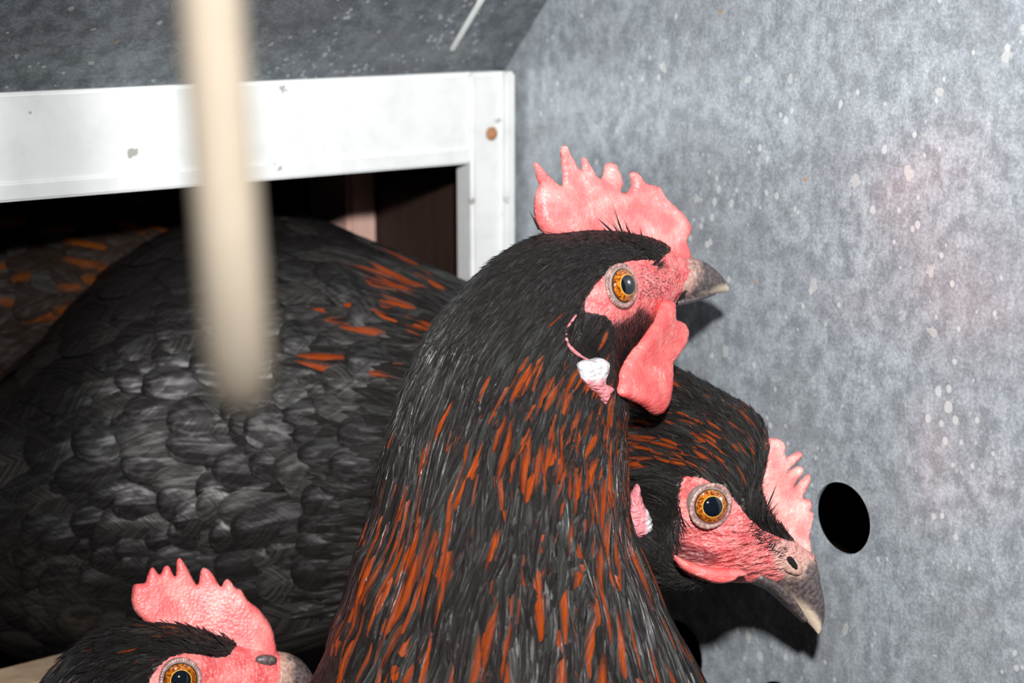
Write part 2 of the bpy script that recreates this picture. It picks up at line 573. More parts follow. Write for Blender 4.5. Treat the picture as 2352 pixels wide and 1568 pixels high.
# sill board
s_z = on_frame(60, 1535)[1]
sl = panel('nest_sill', O - FD * 0.46 - WD * 0.012 + ZUP * 0, FD, WD, ZUP, (0.46 + on_frame(350, 1500)[0], 0.018, s_z), M['sill'], .002, kind=None)
tag(sl, 'beige wooden sill board under the nest opening at the left', 'board')
# roof seam and cage bar close to the lens
def on_roof(px, py):
    r = c2w(ray(px, py)) - CAM
    n = np.cross(FD, RX)
    return CAM + r * (((roof_o - CAM) @ n) / (r @ n))
def rod(P, Q, zs, rs, nb=20):
    P, Q = np.array(P), np.array(Q)
    d = unit(Q - P); a = unit(np.cross(d, [0, 1, .1])); b_ = np.cross(d, a)
    ln = np.linalg.norm(Q - P)
    V = [P + d * ln * z + (a * math.cos(k * 2 * math.pi / nb) + b_ * math.sin(k * 2 * math.pi / nb)) * r for z, r in zip(zs, rs) for k in range(nb)]
    Fq = [(i * nb + j, i * nb + (j + 1) % nb, (i + 1) * nb + (j + 1) % nb, (i + 1) * nb + j) for i in range(len(zs) - 1) for j in range(nb)]
    return np.array(V), np.array(Fq)
ra, rb = on_roof(1036, 116), on_roof(1106, -2)
V, Fq = rod(ra, ra + (rb - ra) * 2.2, [0, .02, .98, 1], [.0002, .0011, .0011, .0002], 10)
sm = mesh_obj('trim_2', V, Fq, M['white'])
sm['kind'] = 'structure'
tag(sm, 'thin pale metal strip on the dark sloping roof sheet')
p0, p1 = c2w(ray(484, 0) * 0.138), c2w(ray(566, 1100) * 0.135)
dz = (p1 - p0) / (p0[2] - p1[2])
_rn = np.cross(FD, RX)
_u = unit(p0 - p1)
top = p0 + _u * (((roof_o - p0) @ _rn) / (_u @ _rn))          # meets the underside of the roof sheet
bot = c2w(ray(555, 955) * 0.1355)
V, Fq = rod(bot, top, [0, .004, .01, .02, .25, .5, .98, 1], [.0003, .0018, .0025, .0028, .0028, .0028, .0028, .0028])
bar = mesh_obj('cage_bar', V, Fq, M['bar'])
tag(bar, 'blurred cream-coated bar hanging down close to the lens', 'bar')

# ------------------------------------------------------------------ lofted birds
class Loft:
    def __init__(s, st, plane=None):
        """st rows: ((ax, ay), (bx, by), half width mm, depth or None, yaw deg or None);
        plane = (px, py, depth, yaw deg): the bird's mid plane, used where depth is None"""
        c, a, l = [], [], []
        for (A, B, hw, d, yaw) in st:
            yaw_ = math.radians(plane[3] if yaw is None else yaw)
            L = np.array([math.sin(yaw_), -math.cos(yaw_), 0])
            m = ((A[0] + B[0]) / 2, (A[1] + B[1]) / 2)
            if d is None:
                P0 = ray(plane[0], plane[1]) * plane[2]
                rm = ray(*m)
                d = (P0 @ L) / (rm @ L)
            C = ray(*m) * d
            def on(p):
                r = ray(*p)
                return r * ((C @ L) / (r @ L))
            PA, PB = on(A), on(B)
            C = (PA + PB) / 2
            c.append(C); a.append(PA - C); l.append(L * hw / 1000)
        s.K = np.hstack([np.array(c), np.array(a), np.array(l)])
        s.n = len(st)
        T = np.zeros_like(s.K)
        T[1:-1] = (s.K[2:] - s.K[:-2]) / 2
        T[0] = s.K[1] - s.K[0]; T[-1] = s.K[-1] - s.K[-2]
        s.T = T
        s.pw = 1.0
        s.disp = None
        s.pinch = None
    def frame(s, t):
        t = np.clip(t, 0, s.n - 1 - 1e-6)
        i = np.floor(t).astype(int)
        u = (t - i)[..., None]
        h00 = 2*u**3 - 3*u**2 + 1; h10 = u**3 - 2*u**2 + u; h01 = -2*u**3 + 3*u**2; h11 = u**3 - u**2
        k = h00 * s.K[i] + h10 * s.T[i] + h01 * s.K[i+1] + h11 * s.T[i+1]
        return k[..., :3], k[..., 3:6], k[..., 6:9]
    def raw(s, t, th):
        c, a, l = s.frame(t)
        ct, sn = np.cos(th)[..., None], np.sin(th)[..., None]
        if s.pw != 1.0:
            ct = np.sign(ct) * np.abs(ct) ** s.pw; sn = np.sign(sn) * np.abs(sn) ** s.pw
        kk = s.pinch(t)[..., None] if s.pinch is not None else 0.0
        return c + a * ct + l * sn * (1 - kk * ((1 - ct) / 2) ** 1.5)
    def nrm(s, t, th):
        e = 2e-3
        ds = s.raw(t + e, th) - s.raw(t - e, th)
        dt = s.raw(t, th + e) - s.raw(t, th - e)
        n = unit(np.cross(dt, ds))
        c, _, _ = s.frame(t)
        o = s.raw(t, th) - c
        sg = np.sign((n * o).sum(-1, keepdims=True)); sg[sg == 0] = 1
        return n * sg, ds / (2*e), dt / (2*e)
    def ev(s, t, th):
        p = s.raw(t, th)
        n, ds, dt = s.nrm(t, th)
        if s.disp is not None:
            p = p + n * s.disp(p)[..., None]
        return p, n, ds, dt
    def grid(s, ns, nt, t0=0.0, t1=None):
        t1 = s.n - 1 if t1 is None else t1
        T, TH = np.meshgrid(np.linspace(t0, t1, ns), np.arange(nt) * 2 * math.pi / nt, indexing='ij')
        p, n, _, _ = s.ev(T, TH)
        F = []
        I = np.arange(ns * nt).reshape(ns, nt)
        J = np.roll(I, -1, 1)
        F = np.stack([I[:-1], I[1:], J[1:], J[:-1]], -1).reshape(-1, 4)
        V = p.reshape(-1, 3)
        # caps
        V = np.vstack([V, p[0].mean(0), p[-1].mean(0)])
        c0, c1 = ns * nt, ns * nt + 1
        cap = [(c0, I[0, j], J[0, j], J[0, j]) for j in range(nt)]
        return V, F, (T, TH, p, n), c0, c1, I, J

def loft_mesh(name, lf, ns, nt, mat, parent, attr_fn=None, an='skin', t0=0.0, t1=None):
    V, F, (T, TH, p, n), c0, c1, I, J = lf.grid(ns, nt, t0, t1)
    tris = [(c0, I[0, j], J[0, j]) for j in range(nt)] + [(c1, J[-1, j], I[-1, j]) for j in range(nt)]
    F = np.vstack([np.c_[F[:, :3]], np.c_[F[:, [0, 2, 3]]], np.array(tris)])
    attrs = None
    if attr_fn is not None:
        A = attr_fn(T, TH, p, n).reshape(-1, 4)
        A = np.vstack([A, A[0], A[-1]])
        attrs = {an: A}
    # orientation: make normals point outward
    Vw = c2w(V)
    o = mesh_obj(name, Vw, F, mat, parent, attrs)
    b = bmesh.new(); b.from_mesh(o.data)
    bmesh.ops.recalc_face_normals(b, faces=b.faces)
    b.to_mesh(o.data); b.free()
    return o, (T, TH, p, n)

class Finder:
    """near-side surface point of a loft under a pixel"""
    def __init__(s, grid):
        T, TH, p, n = grid
        front = (n * p).sum(-1) < 0
        s.p = p[front]; s.n = n[front]; s.t = T[front]; s.th = TH[front]
        s.x = topx(s.p)
    def __call__(s, px, py):
        d = np.hypot(s.x[:, 0] - px, s.x[:, 1] - py)
        k = np.argsort(d)[:6]
        k = k[np.argmin(s.p[k, 1] + d[k] * 1e-5)]
        return s.p[k], s.n[k], s.t[k], s.th[k]

# --- feathers
def prof_hackle(v):
    return np.where(v < .45, .55 + .45 * np.sin(v / .45 * math.pi / 2), np.clip(1 - ((v - .45) / .55) ** 2.0, 0, 1) ** .8 * .97 + .03)
def prof_body(v):
    return np.where(v < .6, .5 + .5 * np.sin(v / .6 * math.pi / 2), np.sqrt(np.clip(1 - ((v - .6) / .4) ** 2.4, 0, 1)) * .96 + .04)

def make_feathers(lf, t, th, length, width, lift, alpha, rust, sheen, hair, prof, nv=6, nu=5, base=0.0003, camber=.18, rnd=None, curl=0.0, vpow=1.0):
    """vertex arrays (N, nv, nu, 3) in camera space of vanes that follow the bird's surface"""
    N = len(t)
    P = np.zeros((N, nv, 3)); NN = np.zeros((N, nv, 3)); DD = np.zeros((N, nv, 3))
    tc, hc = t.copy(), th.copy()
    ca, sa = np.cos(alpha), np.sin(alpha)
    v = 1 - (1 - np.linspace(0, 1, nv)) ** vpow
    for j in range(nv):
        p, n, ds, dt = lf.ev(tc, hc)
        P[:, j] = p; NN[:, j] = n
        d = unit(ds) * ca[:, None] + unit(dt) * sa[:, None]
        DD[:, j] = d
        stp = length * (v[min(j + 1, nv - 1)] - v[j])
        tc = tc + ca * stp / np.maximum(np.linalg.norm(ds, axis=1), 1e-4)
        hc = hc + sa * stp / np.maximum(np.linalg.norm(dt, axis=1), 2e-3)
    over = np.clip(tc - (lf.n - 1), 0, None)
    lat = unit(np.cross(NN, DD))
    u = np.linspace(-1, 1, nu)
    w = width[:, None] * prof(v)[None] / 2
    lf_ = base + lift[:, None] * (v[None] ** 1.6)
    cam_ = camber * (1 - np.abs(u) ** 1.5)
    V = (P[:, :, None] + lat[:, :, None] * (u[None, None, :, None] * w[:, :, None, None])
         + NN[:, :, None] * (lf_[:, :, None] + cam_[None, None] * w[:, :, None] - curl * w[:, :, None] * (np.abs(u) ** 2)[None, None])[..., None])
    if rnd is None:
        rnd = rng.random(N)
    fuv = np.zeros((N, nv, nu, 4)); fcol = np.zeros((N, nv, nu, 4))
    fuv[..., 0] = (u[None, None] + 1) / 2
    fuv[..., 1] = v[None, :, None]
    fuv[..., 2] = rnd[:, None, None]
    fcol[..., 0] = rust[:, None, None]; fcol[..., 1] = sheen[:, None, None]; fcol[..., 2] = hair[:, None, None]
    return V, fuv, fcol

def quads(nv, nu):
    I = np.arange(nv * nu).reshape(nv, nu)
    return np.stack([I[:-1, :-1], I[:-1, 1:], I[1:, 1:], I[1:, :-1]], -1).reshape(-1, 4)

def join(V, fuv, fcol):
    N, nv, nu, _ = V.shape
    q = quads(nv, nu)
    F = (q[None] + (np.arange(N) * nv * nu)[:, None, None]).reshape(-1, 4)
    return V.reshape(-1, 3), F, {'fuv': fuv.reshape(-1, 4), 'fcol': fcol.reshape(-1, 4)}

def add_plumage(root, V, fuv, fcol, mat, n_single=300, name='plumage', single='feather'):
    N, nv, nu, _ = V.shape
    px = topx(V)
    mid = V[:, nv // 2, nu // 2]
    # visible size: projected length x width, only those facing the camera
    e1 = px[:, -1, nu // 2] - px[:, 0, nu // 2]
    e2 = px[:, nv // 2, -1] - px[:, nv // 2, 0]
    area = np.abs(e1[:, 0] * e2[:, 1] - e1[:, 1] * e2[:, 0])
    nn = np.cross(V[:, nv // 2, -1] - V[:, nv // 2, 0], V[:, -1, nu // 2] - V[:, 0, nu // 2])
    near = mid[:, 1] < np.median(mid[:, 1]) + .006
    tip = px[:, -1, nu // 2]
    vis = (tip[:, 0] > -20) & (tip[:, 0] < 2370) & (tip[:, 1] > -20) & (tip[:, 1] < 1600) & near
    score = np.where(vis, area, 0)
    order = np.argsort(-score)
    ones = order[:min(n_single, int((score > 150).sum()))]
    q = quads(nv, nu)
    for k in ones:
        mesh_obj(single, c2w(V[k].reshape(-1, 3)), q, mat, root, {'fuv': fuv[k].reshape(-1, 4), 'fcol': fcol[k].reshape(-1, 4)})
    rest = np.setdiff1d(np.arange(N), ones)
    if len(rest):
        vv, ff, at = join(V[rest], fuv[rest], fcol[rest])
        o = mesh_obj(name, c2w(vv), ff, mat, root, at)
        o['kind'] = 'stuff'

def make_strands(P, N, D, length, width, lift, seg=4, bend=0.0, curve=None):
    """tapered ribbons from camera-space roots; returns verts, faces"""
    n = len(P)
    lat = unit(np.cross(N, D))
    v = np.linspace(0, 1, seg)
    pos = P[:, None] + D[:, None] * (length[:, None] * v[None])[..., None] + N[:, None] * (lift[:, None] * v[None] ** 1.5)[..., None]
    if curve is not None:
        pos = pos + lat[:, None] * (curve[:, None] * v[None] ** 2)[..., None]
    w = width[:, None] * np.clip(1 - v[None] ** 1.4, .06, 1) / 2
    A = pos + lat[:, None] * w[..., None]; B = pos - lat[:, None] * w[..., None]
    V = np.stack([A, B], 2)            # n, seg, 2, 3
    I = np.arange(seg * 2).reshape(seg, 2)
    q = np.stack([I[:-1, 0], I[:-1, 1], I[1:, 1], I[1:, 0]], -1)
    F = (q[None] + (np.arange(n) * seg * 2)[:, None, None]).reshape(-1, 4)
    return V.reshape(-1, 3), F

# --- inflated outline plates (comb, wattle, earlobe)
def resample(poly, step):
    P = np.asarray(poly, float); n = len(P)
    out = []
    for i in range(n):
        p0, p1, p2, p3 = P[i - 1], P[i], P[(i + 1) % n], P[(i + 2) % n]
        k = max(2, int(np.linalg.norm(p2 - p1) / step) + 1)
        for t in np.arange(k) / k:
            out.append(.5 * ((2 * p1) + (-p0 + p2) * t + (2*p0 - 5*p1 + 4*p2 - p3) * t*t + (-p0 + 3*p1 - 3*p2 + p3) * t**3))
    return np.array(out)

def inflate(name, poly, plane, off_mm, thick, edge_mm, mat, parent, step=4.0, warp=None, an=None, attr_fn=None, thick_fn=None):
    """outline in pixels laid on a bird's mid plane (moved off_mm to the near side), given real thickness"""
    yaw = math.radians(plane[3])
    L = np.array([math.sin(yaw), -math.cos(yaw), 0])
    P0 = ray(plane[0], plane[1]) * plane[2] + L * off_mm / 1000
    bd = resample(poly, step)
    mn, mx = bd.min(0), bd.max(0)
    gx, gy = np.meshgrid(np.arange(mn[0], mx[0], step * 1.25), np.arange(mn[1], mx[1], step * 1.25))
    gx = gx + (np.arange(gx.shape[0]) % 2)[:, None] * step * .6
    g = np.stack([gx.ravel(), gy.ravel()], -1)
    g = g + rng.normal(0, step * .08, g.shape)
    d = poly_dist(g, bd)
    g = g[in_poly(g, bd) & (d > step * .55)]
    nb_ = len(bd)
    vs_ = [Vector(p) for p in bd] + [Vector(p) for p in g]
    es = [(i, (i + 1) % nb_) for i in range(nb_)]
    r = delaunay_2d_cdt(vs_, es, [], 1, 1e-6)
    Q = np.array([[v.x, v.y] for v in r[0]])
    T = np.array([f for f in r[2]])
    dd = poly_dist(Q, bd)
    dd[dd < 1e-3] = 0
    pmm = FPX / (plane[2] * 1000)
    x = np.clip(dd / pmm / edge_mm, 0, 1)
    h = np.sqrt(np.clip(1 - (1 - x) ** 2, 0, 1)) * thick / 2000
    if thick_fn is not None:
        h = h * thick_fn(Q)
    rays = np.stack([(Q[:, 0] - 1176) / FPX, np.ones(len(Q)), (784 - Q[:, 1]) / FPX], -1)
    base = rays * ((P0 @ L) / (rays @ L))[:, None]
    if warp is not None:
        base = base + L * warp(Q)[:, None]
    n = len(Q)
    V = np.vstack([base + L * h[:, None], base - L * h[:, None]])
    rim = np.where(dd == 0)[0]
    mp = np.arange(2 * n); mp[n + rim] = rim
    Fb = mp[T[:, ::-1] + n]
    F = np.vstack([T, Fb])
    attrs = None
    if attr_fn is not None:
        a = attr_fn(Q)
        attrs = {an: np.vstack([a, a])}
    o = mesh_obj(name, c2w(V), F, mat, parent, attrs)
    b = bmesh.new(); b.from_mesh(o.data)
    bmesh.ops.delete(b, geom=[v for v in b.verts if not v.link_faces], context='VERTS')
    bmesh.ops.recalc_face_normals(b, faces=b.faces)
    b.to_mesh(o.data); b.free()
    return o

# --- eyes
def add_eye(root, P, N, r_mm=5.2, cap_mm=4.6, tiltF=None, lid_mm=.95, crenel=46, lid_scale=(1, 1), up=(0, 0, 1), sink=0.0):
    """eyeball (camera space centre on the skin) with a crenellated lid ring"""
    N = unit(np.asarray(N))
    r, cap = r_mm / 1000, cap_mm / 1000
    C = P - N * (math.sqrt(r*r - cap*cap) + sink / 1000)
    X = unit(np.cross(np.asarray(up, float), N)); Y = np.cross(N, X)
    if tiltF is not None:
        Ne = unit(N + tiltF); Xe = unit(np.cross(Y, Ne)); Ye = np.cross(Ne, Xe)
    else:
        Ne, Xe, Ye = N, X, Y
    ns, nt = 30, 40
    th0 = math.asin(cap / r)
    V = [C + Ne * r]; A = [(0, 0, 0, 1)]
    for i in range(1, ns + 1):
        a = i / ns * math.pi * .62
        for j in range(nt):
            f = j * 2 * math.pi / nt
            V.append(C + Ne * r * math.cos(a) + (Xe * math.cos(f) + Ye * math.sin(f)) * r * math.sin(a))
            A.append((min(a / th0, 1.5), j / nt, 0, 1))
    F = [(0, 1 + j, 1 + (j + 1) % nt) for j in range(nt)]
    for i in range(ns - 1):
        for j in range(nt):
            a, b_ = 1 + i * nt + j, 1 + i * nt + (j + 1) % nt
            F += [(a, a + nt, b_ + nt), (a, b_ + nt, b_)]
    eye = mesh_obj('eye', c2w(np.array(V)), np.array(F), M['eye'], root, {'eye': np.array(A)})
    # lid: torus with little folds, slightly oval
    nm, nk = crenel * 4, 12
    V = []
    for i in range(nm):
        f = i * 2 * math.pi / nm
        fold = 1 + .10 * math.sin(f * crenel)
        rr = lid_mm / 1000 * fold
        cx, sy = math.cos(f) * lid_scale[0], math.sin(f) * lid_scale[1]
        c0 = P + (X * cx + Y * sy) * (cap + .0003) - N * (.0004 + sink / 1000 * .5)
        out = unit(X * cx + Y * sy)
        for k in range(nk):
            g = k * 2 * math.pi / nk
            V.append(c0 + out * rr * 1.15 * math.cos(g) + N * rr * .6 * math.sin(g))
    I = np.arange(nm * nk).reshape(nm, nk)
    I2 = np.roll(I, -1, 0)
    Fq = np.stack([I, I2, np.roll(I2, -1, 1), np.roll(I, -1, 1)], -1).reshape(-1, 4)
    mesh_obj('eyelid', c2w(np.array(V)), Fq, M['lid'], eye)
    return eye

def add_legs(root, xs, zb):
    """shanks with toes down to the floor, below the frame"""
    for (x, y) in xs:
        V, F = [], []
        def tube(p, q, r0, r1):
            p, q = np.array(p), np.array(q)
            d = unit(q - p); a = unit(np.cross(d, [0.3, 1, .2])); b_ = np.cross(d, a)
            i0 = len(V)
            for c, r in ((p, r0), ((p + q) / 2, (r0 + r1) / 2), (q, r1)):
                for k in range(8):
                    V.append(c + (a * math.cos(k * math.pi / 4) + b_ * math.sin(k * math.pi / 4)) * r)
            for i in range(2):
                for k in range(8):
                    F.append((i0 + i*8 + k, i0 + i*8 + (k+1) % 8, i0 + (i+1)*8 + (k+1) % 8, i0 + (i+1)*8 + k))
        tube((x, y, zb + .03), (x, y, .006), .006, .005)
        for a in (-.5, .1, .7, 3.2):
            l = .045 if a < 3 else .02
            tube((x, y, .008), (x + math.cos(a) * l, y + math.sin(a) * l, .0035), .005, .0032)
        mesh_obj('leg', np.array(V), np.array(F), M['leg'], root)

def scatter(lf, n, t0, t1, dens=None):
    """random (t, theta) over a loft between t0 and t1, even in area times dens"""
    m = max(n * 12, 4000)
    t = rng.uniform(t0, t1, m); th = rng.uniform(0, 2 * math.pi, m)
    p, nn, ds, dt = lf.ev(t, th)
    w = np.linalg.norm(np.cross(ds, dt), axis=1)
    if dens is not None:
        w = w * dens(t, th, p)
    k = rng.choice(m, n, replace=False, p=w / w.sum())
    return t[k], th[k], p[k]


# ------------------------------------------------------------------ hens
def interp(xs, ys):
    return lambda t: np.interp(t, xs, ys)

def mirror_px(lf, T, TH):
    """pixel position of the near-side twin of each surface point"""
    thm = np.where(np.sin(TH) < 0, 2 * math.pi - TH, TH)
    return topx(lf.ev(T, thm)[0])

def sd_poly(q, poly):
    return np.where(in_poly(q, poly), 1.0, -1.0) * poly_dist(q, poly)

def skin_attr(lf, face, tmax, red=None, pale=None):
    def fn(T, TH, p, n):
        A = np.zeros(T.shape + (4,)); A[..., 3] = 1
        q = mirror_px(lf, T, TH)
        A[..., 0] = smooth(-7, 7, sd_poly(q, face)) * (T < tmax)
        if red is not None:
            A[..., 1] = smooth(-14, 14, sd_poly(q, red))
        if pale is not None:
            A[..., 2] = smooth(-8, 8, sd_poly(q, pale)) * .6
        return A
    return fn

def beak_attr(T, TH, p, n):
    A = np.zeros(T.shape + (4,)); A[..., 3] = 1
    A[..., 0] = T / T.max()
    A[..., 1] = (1 - np.cos(TH)) / 2
    return A

def add_beak(root, up, lo, plane):
    lu = Loft([(a, b, w, None, None) for a, b, w in up], plane)
    loft_mesh('upper_beak', lu, 40, 32, M['beak'], root, beak_attr, 'bk')
    ll = Loft([(a, b, w, None, None) for a, b, w in lo], plane)
    loft_mesh('lower_beak', ll, 24, 24, M['beak'], root, lambda T, TH, p, n: beak_attr(T, TH, p, n) * np.array([.45, .3, 1, 1]) + np.array([.3, 0, 0, 0]), 'bk')
    return lu

def on_plane(plane, px, py, off_mm=0.0):
    yaw = math.radians(plane[3])
    L = np.array([math.sin(yaw), -math.cos(yaw), 0])
    P0 = ray(plane[0], plane[1]) * plane[2] + L * off_mm / 1000
    r = ray(px, py)
    return r * ((P0 @ L) / (r @ L)), L

def tang(d_px, n):
    d = np.stack([d_px[..., 0], np.zeros(d_px.shape[:-1]), -d_px[..., 1]], -1)
    d = d - n * (d * n).sum(-1, keepdims=True)
    return unit(d)

def bristles(root, name, finder, poly, count, dir_fn, lmm, wmm, lift, mat=None, jitter=.35, curve=.06):
    P_ = np.asarray(poly, float)
    mn, mx = P_.min(0), P_.max(0)
    q = rng.uniform(mn, mx, (count * 4, 2))
    q = q[in_poly(q, P_)][:count]
    hits = [finder(x, y) for x, y in q]
    P = np.array([h[0] for h in hits]); N = np.array([h[1] for h in hits])
    d = dir_fn(q)
    a = rng.normal(0, jitter, len(q))
    d = np.stack([d[:, 0] * np.cos(a) - d[:, 1] * np.sin(a), d[:, 0] * np.sin(a) + d[:, 1] * np.cos(a)], -1)
    D = tang(d, N)
    k = rng.uniform(.6, 1.3, len(q))
    L_ = lmm(q) / 1000 * k if callable(lmm) else np.full(len(q), lmm / 1000) * k
    V, F = make_strands(P, N, D, L_, np.full(len(q), wmm / 1000) * rng.uniform(.7, 1.3, len(q)), L_ * lift, 4, curve=rng.normal(0, curve, len(q)) * L_)
    o = mesh_obj(name, c2w(V), F, mat or M['strand'], root)
    o['kind'] = 'stuff'
    return o

def hairs(root, name, segs, plane, off_mm, wmm, mat=None):
    """a few single stray filaments given by pixel end points on a plane"""
    P, D, Ln = [], [], []
    L = None
    for a, b in segs:
        p, L = on_plane(plane, a[0], a[1], off_mm)
        q, _ = on_plane(plane, b[0], b[1], off_mm)
        P.append(p); D.append(unit(q - p)); Ln.append(np.linalg.norm(q - p))
    P, D, Ln = np.array(P), np.array(D), np.array(Ln)
    N = np.repeat(L[None], len(P), 0)
    V, F = make_strands(P, N, D, Ln, np.full(len(P), wmm / 1000), Ln * .05, 6, curve=Ln * rng.normal(0, .06, len(P)))
    o = mesh_obj(name, c2w(V), F, mat or M['strand'], root)
    o['kind'] = 'stuff'

def mirror_pt(plane, P, N):
    _, L = on_plane(plane, plane[0], plane[1])
    P0 = ray(plane[0], plane[1]) * plane[2]
    return P - 2 * L * ((P - P0) @ L), N - 2 * L * (N @ L)

def face_clear(V, th, poly, n_face=3.0):
    """drop vanes that would lie across the bare face"""
    ok = np.ones(len(V), bool)
    nv, nu = V.shape[1:3]
    for j in (nv // 2, nv - 1):
        for u in (0, nu // 2, nu - 1):
            q = topx(V[:, j, u])
            ok &= ~(in_poly(q, poly) & (poly_dist(q, poly) > n_face) & (np.sin(th) > 0))
    return ok

# ================= hen 1: upright in front, head turned away to the right
h1 = empty('hen', (0.0, 0.40, 0.0))
tag(h1, 'upright black hen with rust-streaked neck in front, red comb raised, looking right', 'hen', 'hens crowded at the nest opening')
PL1 = (1672, 660, .420, 35.0)
ST1 = [
 ((1568, 594), (1566, 690), 5.5, None, None),
 ((1520, 568), (1536, 714), 8.5, None, None),
 ((1462, 548), (1502, 760), 11, None, None),
 ((1392, 538), (1466, 822), 13.5, None, None),
 ((1312, 538), (1436, 882), 15.5, None, None),
 ((1236, 552), (1404, 930), 17.0, None, None),
 ((1160, 596), (1396, 972), 19, .3905, 33),
 ((1092, 664), (1394, 1012), 21, .3885, 31),
 ((1022, 748), (1398, 1060), 23, .3875, 28),
 ((968, 850), (1404, 1112), 25, .387, 25),
 ((928, 962), (1414, 1172), 27, .387, 22),
 ((900, 1080), (1432, 1240), 29, .387, 19),
 ((870, 1200), (1462, 1320), 32, .388, 16),
 ((826, 1330), (1512, 1410), 36, .390, 13),
 ((786, 1450), (1566, 1500), 40, .392, 10),
 ((732, 1580), (1622, 1610), 45, .395, 8),
 ((665, 1760), (1686, 1760), 54, .402, 6),
 ((610, 2000), (1736, 1980), 62, .410, 4),
 ((610, 2260), (1726, 2220), 62, .416, 2),
 ((710, 2480), (1636, 2440), 50, .420, 0),
 ((970, 2620), (1386, 2600), 22, .422, 0),
]
l1 = Loft(ST1, PL1)
Z2 = lambda pts: zoom(pts, 1250, 600, 3.92)
Z1 = lambda pts: zoom(pts, 1150, 300, 3.92)
face1 = Z2([(345, 440), (380, 340), (440, 240), (520, 140), (620, 45), (740, -12), (860, -18), (960, -15), (1050, -25), (1110, -70), (1200, -160), (1300, -100), (1320, 100), (1280, 250), (1200, 350),
            (1180, 500), (1050, 560), (950, 700), (850, 850), (760, 980), (700, 1100), (640, 1080), (620, 900), (620, 700), (620, 560), (560, 500), (480, 470), (400, 462)])
red1 = Z2([(560, 560), (700, 520), (820, 470), (900, 420), (1000, 500), (960, 620), (880, 760), (780, 920), (700, 1080), (600, 1060), (560, 800)])
eyeP = (1433, 657)
def disp1(p):
    q = topx(p)
    d = np.hypot((q[..., 0] - 1424) / 1.0, (q[..., 1] - 660))
    b = .0022 * np.exp(-(d / 62) ** 2)
    d2 = np.hypot(q[..., 0] - 1350, q[..., 1] - 768)
    b = b + .0016 * np.exp(-(d2 / 40) ** 4)
    x, y = q[..., 0], q[..., 1]
    k = smooth(820, 1050, y)
    b = b + .0011 * smooth(960, 1060, y) * np.exp(-((x - 1300) / 110) ** 2) * np.sin((x - .25 * (y - 1000)) / 8.5 + 1.2 * np.sin(y / 60))
    b = b + k * .6 * (.0009 * np.sin((x - .12 * (y - 1000)) / 19 + 1.7 * np.sin(y / 95) + .8 * np.sin(x / 61)) + .0007 * np.sin(x / 43 - y / 120))
    return b
l1.disp = disp1
l1.pinch = lambda t: .55 * smooth(-1, 1.5, t) * smooth(6.5, 4.0, t)
bodyo, g1 = loft_mesh('body', l1, 230, 112, M['skin1'], h1, skin_attr(l1, face1, 7.0, red1))
fd1 = Finder(g1)
# comb
comb1 = Z1([(430,955),(370,905),(330,840),(310,760),(305,660),(315,540),(335,505),(345,480),(325,460),(300,390),(268,310),(275,290),(300,292),(350,330),(400,385),(470,445),(530,490),(560,490),
 (565,450),(568,380),(555,290),(545,230),(530,180),(540,145),(570,130),(600,140),(640,200),(690,270),(730,330),(755,350),(765,330),(765,260),(775,232),(795,235),(825,270),(855,330),(880,390),(905,425),
 (925,425),(945,370),(960,310),(985,285),(1020,283),(1050,300),(1070,360),(1090,430),(1092,490),(1070,545),(1085,555),(1120,560),(1145,545),(1165,490),(1160,440),(1145,400),(1160,375),(1195,372),
 (1230,395),(1260,445),(1290,475),(1350,490),(1410,505),(1435,540),(1480,600),(1550,670),(1610,740),(1650,800),(1675,860),(1672,920),(1645,980),(1640,1000),(1665,1050),(1690,1110),(1700,1150),
 (1640,1190),(1540,1230),(1400,1220),(1300,1120),(1180,1060),(1050,1030),(900,1020),(700,1010),(560,990),(490,975)])
base_y = lambda Q: smooth(395, 520, Q[:, 1])
inflate('comb', comb1, PL1, .6, 4.2, 2.0, M['comb'], h1, 4.5, thick_fn=lambda Q: .62 + .75 * base_y(Q),
        warp=lambda Q: .0012 * np.sin(Q[:, 0] / 46.0) * (1 - base_y(Q)) + .0006 * np.sin(Q[:, 1] / 31 + Q[:, 0] / 55))
# wattles
wat1 = Z2([(1050,360),(1130,355),(1150,400),(1150,470),(1160,520),(1200,537),(1245,570),(1265,620),(1270,690),(1255,750),(1220,820),(1180,890),(1155,930),(1145,1000),(1130,1080),(1115,1180),(1095,1290),
 (1060,1360),(1020,1388),(970,1380),(910,1340),(860,1305),(790,1270),(720,1235),(680,1210),(665,1160),(690,1100),(710,1010),(740,930),(800,820),(870,720),(930,620),(980,530),(1010,450)])
wp_, _ = on_plane(PL1, 1560, 740, 5.0)
PW1 = (1560, 740, wp_[1], 59.0)
wfun = lambda Q: .0007 * np.sin(Q[:, 1] / 30 + Q[:, 0] / 70) + .0012 * smooth(1540, 1575, Q[:, 0])
inflate('wattle', wat1, PW1, 0, 3.4, 2.2, M['wattle'], h1, 4.5, warp=wfun)
inflate('wattle', wat1, PL1, -9.0, 3.4, 2.2, M['wattle'], h1, 9, warp=lambda Q: -wfun(Q))
